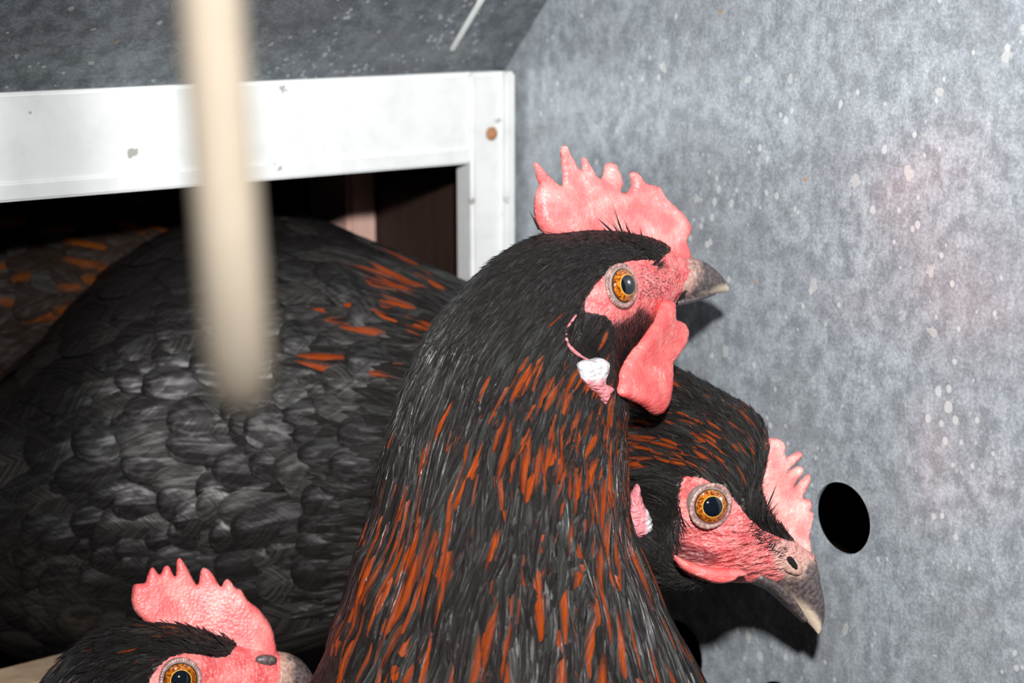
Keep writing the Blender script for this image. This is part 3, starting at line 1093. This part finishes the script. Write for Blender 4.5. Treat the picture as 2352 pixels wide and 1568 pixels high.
# earlobe
lob1 = Z2([(300,920),(350,890),(420,880),(480,865),(540,880),(575,920),(570,1000),(548,1060),(545,1100),(570,1110),(605,1130),(620,1160),(595,1190),(572,1240),(545,1295),(510,1260),(460,1200),(400,1150),(350,1110),(322,1060),(308,990)])
pe, ne, te, the = fd1(1362, 858)
_, L1 = on_plane(PL1, 1362, 858)
offl = (pe - ray(PL1[0], PL1[1]) * PL1[2]) @ L1 * 1000
lobe_attr = lambda y0, y1: (lambda Q: np.c_[smooth(y0, y1, Q[:, 1]), np.zeros((len(Q), 2)), np.ones(len(Q))])
inflate('earlobe', lob1, PL1, offl + .9, 4.4, 2.6, M['lobe'], h1, 3.5, an='lobe', attr_fn=lobe_attr(835, 905))
rim1 = Z2([(320,480),(272,540),(228,620),(216,700),(238,785),(290,840),(350,880),(420,905),(440,890),(370,860),(310,812),(258,755),(236,695),(246,628),(286,555),(330,490)])
inflate('ear_rim', rim1, PL1, offl + .3, 1.3, .6, M['lobe'], h1, 3.0, an='lobe', attr_fn=lambda Q: np.c_[np.full(len(Q), .9), np.zeros((len(Q), 2)), np.ones(len(Q))], warp=lambda Q: -.0016 * smooth(840, 740, Q[:, 1]))
# eye
p, n, t, th = fd1(*eyeP)
nE = unit(n * .6 + L1 * .7)
add_eye(h1, p + nE * .0005, nE, 5.2, 4.25, tiltF=np.array([.02, .0, .0]), lid_mm=.58, lid_scale=(1.0, 1.03), sink=-.1)
pm, nm = mirror_pt(PL1, p, nE)
add_eye(h1, pm, nm, 5.2, 4.25, lid_mm=.62)
# beak
bu = add_beak(h1, [((1545, 588), (1520, 694), 6.6), ((1578, 590), (1560, 690), 6.2), ((1606, 598), (1594, 684), 5.2), ((1632, 615), (1626, 677), 3.9), ((1655, 637), (1652, 673), 2.3), ((1669, 655), (1668, 671), 1.0), ((1673, 664), (1672, 669), .35)],
  [((1525, 682), (1530, 710), 5.4), ((1563, 676), (1566, 700), 4.6), ((1603, 670), (1604, 690), 3.2), ((1636, 668), (1636, 679), 1.5)], PL1)
# nostril flap
nst = zoom([(1560,1215),(1600,1185),(1660,1195),(1720,1230),(1740,1270),(1700,1275),(1650,1240),(1600,1235)], 1150, 300, 3.92)
inflate('nostril_flap', nst, PL1, 5.4, 2.0, 1.0, M['beak'], h1, 3.0, an='bk', attr_fn=lambda Q: np.c_[np.full(len(Q), .08), np.zeros((len(Q), 2)), np.ones(len(Q))])

# hackle feathers
ln1 = interp([1, 3, 5, 7, 9, 11, 13, 15, 18], [4.5, 6.5, 9, 13, 19, 26, 32, 38, 44])
wd1 = interp([1, 3, 5, 7, 9, 11, 13, 15, 18], [1.0, 1.3, 1.7, 2.3, 3.0, 3.9, 4.7, 5.4, 7])
def dens1(t, th, p):
    q = mirror_px(l1, t, th)
    ok = ~(in_poly(q, face1) | (np.hypot((q[:, 0] - 1357), (q[:, 1] - 766)) < 46) | in_poly(q, np.array(lob1)))
    return ok / (ln1(t) * wd1(t)) + 1e-9 * 0
def rust1(q):
    """where the neck carries rust feathers"""
    x, y = q[:, 0], q[:, 1]
    r = 1.0 * np.exp(-(((x - 1320) / 130) ** 2 + ((y - 940) / 120) ** 2))
    r += .62 * smooth(1000, 1150, y) * np.exp(-((x - (930 - .1 * (y - 1100))) / 90) ** 2)
    r += .40 * smooth(880, 1120, y) * np.exp(-((x - 1060) / 110) ** 2)
    r += .55 * np.exp(-(((x - 1400) / 60) ** 2 + ((y - 1080) / 140) ** 2))
    r += .14 * smooth(1050, 1200, y)
    r += .28 * smooth(780, 950, y) * smooth(900, 1100, x)
    return .52 * np.clip(r, 0, .95) * smooth(690, 830, y + (x - 1100) * .15)
n1 = 7800
t, th, p = scatter(l1, n1, .55, 18.0, dens1)
q = mirror_px(l1, t, th)
qt = topx(l1.ev(np.minimum(t + .5, 19), th)[0])
rp = rust1(np.where(np.isfinite(qt), qt, q))
rust = (rng.random(n1) < rp) * rng.uniform(.7, 1.0, n1)
sheen = (rng.random(n1) < .22) * rng.uniform(.3, 1, n1) * smooth(4, 8, t)
kk = rng.uniform(.75, 1.2, n1)
V, fu, fc = make_feathers(l1, t, th, ln1(t) * kk / 1000, wd1(t) * rng.uniform(.75, 1.25, n1) / 1000, .0006 + rng.uniform(.1, 1.0, n1) * .0011 * smooth(1, 12, t), rng.normal(0, .10, n1), rust, sheen, np.clip(rng.normal(.75, .25, n1), 0, 1), prof_hackle, nv=7, nu=7, camber=.62)
kp = face_clear(V, th, face1)
add_plumage(h1, V[kp], fu[kp], fc[kp], M['feather'], 300, 'hackle_plumage')
# fine filaments lying over the vanes
ns_ = 10000
t, th, p = scatter(l1, ns_, 1.2, 17.0, dens1)
V, fu, fc = make_feathers(l1, t, th, ln1(t) * rng.uniform(.3, .7, ns_) / 1000, np.full(ns_, .00028) * rng.uniform(.6, 1.5, ns_) * interp([0, 8, 16], [.7, 1, 1.3])(t), .0010 + rng.uniform(0, 1, ns_) * .0016 * smooth(1, 10, t), rng.normal(0, .16, ns_), (rng.random(ns_) < .5 * rust1(mirror_px(l1, t, th))) * 1.0, rng.uniform(0, .6, ns_), np.ones(ns_), prof_hackle, nv=5, nu=3, camber=.9)
kp = face_clear(V, th, face1)
vv, ff, at = join(V[kp], fu[kp], fc[kp])
o = mesh_obj('hackle_filaments', c2w(vv), ff, M['filament'], h1, at); o['kind'] = 'stuff'
# ear tuft, cheek bristles, face hairs, brow wisps
earc = np.array((1322, 772))
circ = [(1358 + 50 * math.cos(a), 766 + 47 * math.sin(a)) for a in np.arange(20) * math.pi / 10]
bristles(h1, 'ear_tuft', fd1, circ, 2600, lambda q: np.repeat([[.9, .35]], len(q), 0), 2.6, .13, .22, jitter=.45)
cheek = Z2([(600, 560), (700, 540), (800, 500), (880, 400), (960, 460), (1010, 520), (940, 660), (860, 800), (780, 930), (710, 1060), (700, 1180), (620, 1120), (590, 900), (560, 760)])
bristles(h1, 'cheek_bristles', fd1, cheek, 1900, lambda q: np.repeat([[-.25, 1.0]], len(q), 0), lambda q: np.interp(q[:, 1], [700, 900], [1.8, 5.0]), .15, .2)
faceh = Z2([(850, 380), (1000, 250), (1050, 150), (1000, 60), (900, 0), (700, 0), (850, 60), (880, 200), (860, 330)])
bristles(h1, 'face_bristles', fd1, faceh, 80, lambda q: np.repeat([[.8, .4]], len(q), 0), 1.1, .08, .7, jitter=.5)
lore = Z2([(1000, 60), (1160, 0), (1230, 100), (1180, 190), (1060, 300), (980, 450), (930, 350), (960, 200)])
bristles(h1, 'lore_bristles', fd1, lore, 110, lambda q: np.repeat([[.75, .5]], len(q), 0), 1.3, .08, .7, jitter=.5)
throat = Z2([(600, 1120), (700, 1150), (740, 1250), (720, 1400), (620, 1440), (560, 1330), (560, 1240)])
bristles(h1, 'throat_bristles', fd1, throat, 420, lambda q: np.repeat([[.25, 1.0]], len(q), 0), 6.0, .25, .3)
wisps = [((1020,930),(865,765)),((1120,985),(1005,685)),((1180,990),(1110,790)),((1190,960),(1120,860)),((1230,1010),(1170,890)),((1290,1040),(1250,865)),((1300,1050),(1235,930)),((1335,1070),(1325,950)),
 ((1350,1110),(1390,985)),((1380,1140),(1375,1020)),((1395,1150),(1415,1020)),((1410,1190),(1465,1090)),((1420,1220),(1485,1150)),((800,940),(700,895)),((960,930),(930,870)),((345,890),(255,715)),((1380,1210),(1440,1130)),((1340,1110),(1300,990)),((1270,1060),(1210,950))]
wz = [(Z1([a])[0], Z1([b])[0]) for a, b in wisps]
hairs(h1, 'brow_wisps', wz, PL1, 11.0, .70)
hairs(h1, 'brow_wisps', [((a[0] + rng.normal(0, 6), a[1] + rng.normal(0, 4)), (b[0] + rng.normal(0, 9), b[1] + rng.normal(0, 9) + 14)) for a, b in wz[1:-4] for _ in range(4)], PL1, 11.2, .24)
chin = [((1545 + rng.uniform(-8, 14), 690 + rng.uniform(-4, 16)), (1560 + rng.uniform(-6, 24), 705 + rng.uniform(0, 26))) for _ in range(16)]
hairs(h1, 'chin_bristles', chin, PL1, 3.0, .18)
add_legs(h1, [(-.025, .42), (.035, .43)], .055)


# ================= generic plumage pass
def hackle(root, lf, n, t0, t1, ln, wdt, rustf, dens_ok, mat, n_single, hair=.75, fil=0, face=None, grid=False, sheen_p=.2, prof=prof_hackle, lift=.0011, camber=.55, alpha=.10, nv=7, name='hackle_plumage'):
    dn = lambda t, th, p: dens_ok(t, th) / (ln(t) * wdt(t))
    if grid:
        tl, hl, t_, row = [], [], t0, 0
        while t_ < t1:
            c, a, l = lf.frame(np.array([t_]))
            per = math.pi * (np.linalg.norm(a) + np.linalg.norm(l)) * 1000
            k = max(6, int(per / (wdt(t_) * .62)))
            hl.append((np.arange(k) + .5 * (row % 2) + rng.normal(0, .12, k)) * 2 * math.pi / k)
            tl.append(t_ + rng.normal(0, .05, k))
            ds = np.linalg.norm(lf.nrm(np.array([t_]), np.array([1.2]))[1]) * 1000
            t_ += float(ln(t_)) * .27 / ds
            row += 1
        t, th = np.clip(np.concatenate(tl), t0, t1), np.concatenate(hl)
        n = len(t)
    else:
        t, th, p = scatter(lf, n, t0, t1, dn)
    q = mirror_px(lf, np.minimum(t + .4, lf.n - 1.1), th)
    rust = (rng.random(n) < rustf(q)) * rng.uniform(.7, 1.0, n)
    sheen = (rng.random(n) < sheen_p) * rng.uniform(.3, 1, n)
    V, fu, fc = make_feathers(lf, t, th, ln(t) * rng.uniform(.75, 1.2, n) / 1000, wdt(t) * rng.uniform(.75, 1.25, n) / 1000, .0005 + rng.uniform(.1, 1.0, n) * lift, rng.normal(0, alpha, n), rust, sheen,
                              np.clip(rng.normal(hair, .25, n), 0, 1), prof, nv=nv, nu=5, camber=camber, vpow=1.7 if prof is prof_body else 1.0)
    if face is not None:
        kp = face_clear(V, th, face); V, fu, fc = V[kp], fu[kp], fc[kp]
    add_plumage(root, V, fu, fc, mat, n_single, name)
    if fil:
        t, th, p = scatter(lf, fil, t0 + .2, t1 - .3, dn)
        V, fu, fc = make_feathers(lf, t, th, ln(t) * rng.uniform(.3, .7, fil) / 1000, np.full(fil, .0003) * rng.uniform(.6, 1.5, fil), .001 + rng.uniform(0, 1, fil) * .0014, rng.normal(0, .16, fil),
                                  (rng.random(fil) < .5 * rustf(mirror_px(lf, t, th))) * 1.0, rng.uniform(0, .6, fil), np.ones(fil), prof_hackle, nv=5, nu=3, camber=.9)
        if face is not None:
            kp = face_clear(V, th, face); V, fu, fc = V[kp], fu[kp], fc[kp]
        vv, ff, at = join(V, fu, fc)
        o = mesh_obj('hackle_filaments', c2w(vv), ff, M['filament'], root, at); o['kind'] = 'stuff'

# ================= hen 2: body inside the nest, neck behind hen 1, head low at the steel wall
h2 = empty('hen', tuple(c2w(ray(500, 1500) * .51)[:2]) + (NB_Z,))
tag(h2, 'black hen leaning out of the nest, dark body at left, lowered head beside round hole', 'hen', 'hens crowded at the nest opening')
PL2 = (1880, 1452, .408, 16.0)
ST2 = [
 ((1868, 1272), (1762, 1338), 6.0, None, None),
 ((1812, 1232), (1704, 1338), 9.0, None, None),
 ((1744, 1172), (1640, 1336), 11.5, None, None),
 ((1716, 1090), (1568, 1340), 14, None, None),
 ((1738, 1004), (1498, 1330), 15.5, .4020, None),
 ((1716, 950), (1440, 1296), 17, .4035, 18),
 ((1640, 905), (1384, 1262), 19, .409, 22),
 ((1556, 860), (1300, 1262), 22, .418, 24),
 ((1440, 812), (1200, 1296), 27, .432, 26),
 ((1300, 756), (1080, 1340), 33, .450, 28),
 ((1150, 698), (940, 1390), 41, .470, 30),
 ((1000, 638), (800, 1430), 49, .488, 30),
 ((850, 574), (650, 1480), 55, .503, 30),
 ((700, 520), (480, 1520), 57, .513, 28),
 ((550, 512), (330, 1540), 55, .516, 25),
 ((400, 545), (190, 1530), 51, .514, 20),
 ((250, 640), (60, 1500), 45, .510, 15),
 ((110, 790), (-60, 1420), 36, .507, 10),
 ((-30, 930), (-150, 1320), 25, .505, 5),
 ((-170, 1060), (-210, 1200), 10, .505, 5),
]
l2 = Loft(ST2, PL2)
Z3 = lambda pts: zoom(pts, 1400, 900, 2.348)
face2 = Z3([(380, 520), (400, 458), (455, 455), (530, 478), (610, 520), (690, 600), (750, 680), (820, 740), (880, 770), (960, 800), (1120, 830), (1150, 950), (1000, 1060), (800, 1030), (690, 1040), (560, 1030), (440, 1000), (350, 930), (330, 850), (350, 740), (368, 620)])
red2 = Z3([(330, 860), (360, 780), (480, 830), (620, 880), (560, 930), (420, 930), (330, 910)])
pale2 = Z3([(860, 830), (960, 780), (1100, 820), (1130, 1000), (1000, 1040), (900, 960)])
def disp2(p):
    q = topx(p)
    d = np.hypot(q[..., 0] - 1642, q[..., 1] - 1166)
    return .0022 * np.exp(-(d / 66) ** 2) + .0010 * np.exp(-(np.hypot((q[..., 0] - 1505) / 40, (q[..., 1] - 1130) / 55)) ** 4)
l2.disp = disp2
l2.pinch = lambda t: .45 * smooth(-1, 1.5, t) * smooth(6.0, 4.0, t)
bo2, g2 = loft_mesh('body', l2, 250, 112, M['skin2'], h2, skin_attr(l2, face2, 6.5, red2, pale2))
fd2 = Finder(g2)
comb2 = Z3([(815,370),(815,310),(825,270),(850,248),(900,248),(930,262),(945,290),(945,340),(960,350),(990,332),(1020,320),(1042,330),(1035,355),(1000,385),(965,420),(955,432),(985,415),(1015,398),(1042,405),(1045,430),(1025,460),(995,500),(990,513),
 (1010,500),(1040,465),(1070,440),(1083,455),(1078,490),(1055,540),(1045,570),(1065,575),(1090,590),(1090,625),(1080,640),(1100,650),(1098,690),(1085,740),(1080,790),(1088,860),(1050,890),(960,850),(880,760),(820,680),(790,590),(780,500),(790,430)])
inflate('comb', comb2, PL2, .5, 4.2, 1.9, M['comb2'], h2, 4.5, thick_fn=lambda Q: .8 + .5 * smooth(1850, 1760, Q[:, 0]))
wat2 = Z3([(350,880),(380,892),(450,920),(540,945),(640,950),(720,960),(745,985),(720,995),(690,1000),(660,1022),(610,1032),(560,1030),(500,1010),(440,985),(390,955),(358,915)])
inflate('wattle', wat2, PL2, 10.0, 4.0, 1.8, M['wattle'], h2, 4.0)
inflate('wattle', wat2, PL2, -10.0, 4.0, 1.8, M['wattle'], h2, 8.0)
lob2 = Z3([(145,495),(165,510),(170,550),(185,600),(215,650),(240,690),(250,730),(258,770),(225,770),(190,780),(155,790),(115,775),(90,760),(82,710),(85,650),(95,590),(115,540)])
_, L2 = on_plane(PL2, 1470, 1180)
pe, ne, te, the = fd2(1475, 1180)
offl2 = (pe - ray(PL2[0], PL2[1]) * PL2[2]) @ L2 * 1000
inflate('earlobe', lob2, PL2, offl2 + 1.2, 4.5, 2.4, M['lobe'], h2, 4.0, an='lobe', attr_fn=lambda Q: np.c_[smooth(1492, 1455, Q[:, 0]) * .9 + .25, np.zeros((len(Q), 2)), np.ones(len(Q))])
p, n, t, th = fd2(1642, 1166)
nE2 = unit(n * .5 + L2 * .7)
add_eye(h2, p + nE2 * .0004, nE2, 5.3, 4.35, tiltF=np.array([-.06, 0, .03]), lid_mm=.55, lid_scale=(1.12, .98), up=(-.75, 0, .66), crenel=30, sink=-.1)
pm, nm = mirror_pt(PL2, p, nE2)
add_eye(h2, pm, nm, 5.3, 4.35, lid_mm=.6)
add_beak(h2, [((1852, 1262), (1728, 1306), 6.6), ((1872, 1290), (1772, 1336), 6.4), ((1880, 1335), (1806, 1374), 5.2), ((1889, 1375), (1834, 1404), 3.8), ((1892, 1408), (1856, 1430), 2.4), ((1888, 1436), (1872, 1448), 1.1), ((1882, 1453), (1878, 1455), .35)],
  [((1732, 1300), (1716, 1336), 6.0), ((1782, 1332), (1762, 1356), 4.6), ((1824, 1376), (1808, 1396), 3.2), ((1852, 1420), (1844, 1430), 1.5)], PL2)
nst2 = Z3([(905, 905), (930, 880), (975, 880), (1020, 910), (1040, 960), (1025, 990), (985, 985), (940, 960)])
nof2 = inflate('nostril', nst2, PL2, 6.6, 2.2, 1.2, M['beak'], h2, 3.5, an='bk', attr_fn=lambda Q: np.c_[np.full(len(Q), .05), np.full(len(Q), .0), np.zeros(len(Q)), np.ones(len(Q))])
inflate('nostril_dark_plate', Z3([(948, 885), (980, 888), (1012, 925), (1015, 958), (992, 955), (958, 918)]), PL2, 7.5, 1.0, .8, M['strand'], nof2, 3.0)  # black plate standing in for the shade inside the nostril
def ok2(t, th):
    q = mirror_px(l2, t, th)
    return ~(in_poly(q, face2) | in_poly(q, np.array(lob2)) | (np.hypot((q[:, 0] - 1505) / 40, (q[:, 1] - 1130) / 52) < 1)) * 1.0
def rust2(q):
    x, y = q[:, 0], q[:, 1]
    r = .75 * np.exp(-(((x - 1480) / 110) ** 2 + ((y - 1030) / 75) ** 2))
    r += .40 * np.exp(-(((x - 1650) / 120) ** 2 + ((y - 1050) / 70) ** 2))
    r += .55 * np.exp(-(((x - 900) / 150) ** 2 + ((y - 760) / 110) ** 2)) * (x < 1200)
    return np.clip(r, 0, .9)
ln2 = interp([1, 3, 5, 7, 9, 12], [5, 7, 10, 15, 24, 32])
wd2 = interp([1, 3, 5, 7, 9, 12], [1.1, 1.4, 1.9, 2.8, 3.8, 5])
hackle(h2, l2, 4500, 1.0, 12.4, ln2, wd2, rust2, ok2, M['feather'], 120, fil=5000, face=face2)
lnb = interp([9, 12, 15, 19], [22, 24, 27, 30])
wdb = interp([9, 12, 15, 19], [7, 11, 13, 13])
hackle(h2, l2, 1500, 12.1, 18.6, lnb, wdb, lambda q: 0 * q[:, 0], lambda t, th: np.ones(len(t)), M['bodyfeather'], 180, hair=.2, sheen_p=.3, prof=prof_body, lift=.0026, camber=.16, alpha=.12, nv=9, grid=True, name='body_plumage')
tuft2 = [(1508 + 38 * math.cos(a), 1130 + 54 * math.sin(a)) for a in np.arange(20) * math.pi / 10]
bristles(h2, 'ear_tuft', fd2, tuft2, 1000, lambda q: np.repeat([[.15, 1.0]], len(q), 0), 3.6, .24, .4, jitter=.3)
ck2 = Z3([(260, 560), (360, 560), (380, 700), (340, 850), (330, 950), (240, 930), (250, 760), (230, 650)])
bristles(h2, 'cheek_bristles', fd2, ck2, 420, lambda q: np.repeat([[.1, 1.0]], len(q), 0), 4.2, .24, .3)
lore2 = Z3([(760, 700), (860, 760), (960, 840), (930, 900), (840, 850), (760, 780)])
bristles(h2, 'lore_bristles', fd2, lore2, 170, lambda q: np.repeat([[.8, -.3]], len(q), 0), 1.6, .13, .5, jitter=.5)
w2 = [((840, 640), (910, 480)), ((850, 670), (915, 585)), ((860, 700), (920, 640)), ((880, 730), (930, 700)), ((850, 720), (900, 610)), ((830, 690), (880, 560)), ((870, 750), (930, 720)), ((820, 660), (860, 560))]
hairs(h2, 'brow_wisps', [(Z3([a])[0], Z3([b])[0]) for a, b in w2], PL2, 6.5, .45, M['strand'])

# ================= hen 3: low at the left, only the top of the head in view
h3 = empty('hen', tuple(c2w(ray(330, 2300) * .43)[:2]) + (0.0,))
tag(h3, 'black hen at the lower left, only red comb, eye and back of head in view', 'hen', 'hens crowded at the nest opening')
PL3 = (730, 1594, .424, 20.0)
ST3 = [
 ((652, 1505), (640, 1630), 5.5, None, None),
 ((606, 1482), (600, 1670), 8.5, None, None),
 ((536, 1466), (560, 1715), 11, None, None),
 ((450, 1446), (505, 1765), 13.5, None, None),
 ((360, 1432), (450, 1815), 15.5, None, None),
 ((275, 1448), (400, 1860), 17, None, None),
 ((200, 1480), (360, 1905), 19, .409, 20),
 ((140, 1530), (340, 1960), 21, .407, 20),
 ((95, 1595), (330, 2030), 24, .407, 18),
 ((55, 1690), (340, 2110), 28, .408, 15),
 ((10, 1820), (370, 2210), 34, .410, 10),
 ((-50, 2000), (420, 2340), 42, .414, 5),
 ((-90, 2220), (440, 2500), 48, .420, 0),
 ((-40, 2440), (400, 2620), 42, .424, 0),
 ((90, 2620), (300, 2700), 20, .426, 0),
]
l3 = Loft(ST3, PL3)
l3.pinch = lambda t: .45 * smooth(-1, 1.5, t) * smooth(6.0, 4.0, t)
Z4 = lambda pts: zoom(pts, 50, 1230, 3.136)
face3 = Z4([(900, 1100), (940, 1000), (1000, 920), (1080, 865), (1180, 845), (1300, 860), (1400, 880), (1480, 870), (1560, 780), (1700, 760), (1850, 780), (1950, 900), (1950, 1200), (1700, 1500), (1300, 1600), (1000, 1400)])
l3.disp = lambda p: .0022 * np.exp(-(np.hypot(topx(p)[..., 0] - 421, topx(p)[..., 1] - 1556) / 62) ** 2)
bo3, g3 = loft_mesh('body', l3, 180, 96, M['skin1'], h3, skin_attr(l3, face3, 6.5))
fd3 = Finder(g3)
comb3 = Z4([(790,500),(785,450),(795,370),(815,345),(845,340),(885,335),(900,290),(920,240),(940,225),(960,240),(985,275),(1005,270),(1020,230),(1045,212),(1070,230),(1095,285),(1112,290),(1115,230),(1120,180),(1140,162),(1165,185),(1205,250),(1240,320),(1265,355),
 (1280,330),(1290,260),(1310,232),(1340,240),(1380,280),(1410,335),(1435,365),(1455,330),(1480,310),(1510,335),(1540,375),(1575,385),(1605,430),(1640,475),(1700,520),(1750,580),(1790,640),(1815,700),(1825,760),(1835,840),(1780,900),(1680,930),(1560,920),(1460,860),(1380,800),
 (1280,750),(1150,720),(1040,700),(930,650),(860,600),(810,545)])
inflate('comb', comb3, PL3, .5, 4.4, 2.0, M['comb'], h3, 5, thick_fn=lambda Q: .7 + .6 * smooth(1330, 1470, Q[:, 1]), warp=lambda Q: .0008 * np.sin(Q[:, 0] / 40))
_, L3 = on_plane(PL3, 421, 1556)
p, n, t, th = fd3(421, 1556)
nE3 = unit(n * .5 + L3 * .7)
add_eye(h3, p + nE3 * .0004, nE3, 5.3, 4.35, lid_mm=.6, tiltF=np.array([-.08, 0, 0]), sink=-.1)
pm, nm = mirror_pt(PL3, p, nE3)
add_eye(h3, pm, nm, 5.3, 4.35, lid_mm=.6)
add_beak(h3, [((640, 1496), (620, 1600), 6.8), ((670, 1502), (655, 1600), 6.2), ((695, 1518), (686, 1600), 5.2), ((714, 1542), (708, 1600), 3.6), ((727, 1570), (724, 1600), 1.8), ((732, 1592), (731, 1600), .5)],
  [((620, 1602), (622, 1630), 5.6), ((660, 1602), (660, 1624), 4.4), ((695, 1602), (694, 1616), 2.8), ((718, 1601), (716, 1606), 1.0)], PL3)
inflate('wattle', [(610, 1640), (650, 1640), (665, 1690), (650, 1760), (610, 1800), (580, 1780), (570, 1710), (585, 1660)], PL3, 6, 3.4, 2, M['wattle'], h3, 8)
inflate('wattle', [(610, 1640), (650, 1640), (665, 1690), (650, 1760), (610, 1800), (580, 1780), (570, 1710), (585, 1660)], PL3, -6, 3.4, 2, M['wattle'], h3, 8)
nst3 = Z4([(1670, 900), (1700, 865), (1760, 855), (1820, 870), (1840, 905), (1800, 935), (1720, 935)])
inflate('nostril_flap', nst3, PL3, 6.0, 2.2, 1.2, M['beak'], h3, 4, an='bk', attr_fn=lambda Q: np.c_[np.full(len(Q), .6), np.zeros((len(Q), 2)), np.ones(len(Q))])
hackle(h3, l3, 2400, 1.0, 11.5, interp([1, 3, 5, 7, 9, 12], [5, 7, 10, 15, 22, 30]), interp([1, 3, 5, 7, 9, 12], [1.1, 1.4, 1.9, 2.6, 4, 6]), lambda q: .04 * np.ones(len(q)),
       lambda t, th: ~in_poly(mirror_px(l3, t, th), face3) * 1.0, M['feather'], 100, fil=3000, face=face3)
w3 = [((1450, 780), (1400, 705)), ((1470, 800), (1440, 730)), ((1490, 850), (1500, 780)), ((1430, 760), (1370, 690)), ((1480, 880), (1520, 820)), ((1190, 690), (1150, 640)), ((1230, 700), (1190, 650))]
hairs(h3, 'brow_wisps', [(Z4([a])[0], Z4([b])[0]) for a, b in w3], PL3, 7.5, .45)
add_legs(h3, [tuple(c2w(ray(250, 2500) * .42)[:2]), tuple(c2w(ray(330, 2500) * .45)[:2])], .06)

# ================= hen 4: rusty hen further back in the nest
h4 = empty('hen', tuple(c2w(ray(60, 1200) * .63)[:2]) + (NB_Z,))
tag(h4, 'blurred rusty-brown hen at the back left of the nest', 'hen', 'hens crowded at the nest opening')
ST4 = [
 ((560, 600), (560, 640), 8, .56, 15), ((500, 520), (490, 780), 30, .565, 15), ((380, 455), (360, 930), 50, .572, 12), ((220, 405), (200, 1060), 62, .577, 8), ((40, 390), (20, 1160), 68, .58, 4),
 ((-140, 420), (-160, 1180), 66, .58, 0), ((-320, 520), (-330, 1080), 50, .58, 0), ((-460, 680), (-460, 900), 22, .58, 0), ((-520, 780), (-520, 800), 4, .58, 0)]
l4 = Loft(ST4, None)
loft_mesh('body', l4, 90, 64, M['strand'], h4)
hackle(h4, l4, 1500, .6, 7.4, interp([0, 2, 7], [18, 24, 28]), interp([0, 2, 7], [5, 8, 9]), lambda q: np.where(q[:, 0] < 460, .45, .2), lambda t, th: np.ones(len(t)), M['rusthen'], 90, hair=.4, prof=prof_body, lift=.004, camber=.2, alpha=.25, name='body_plumage')
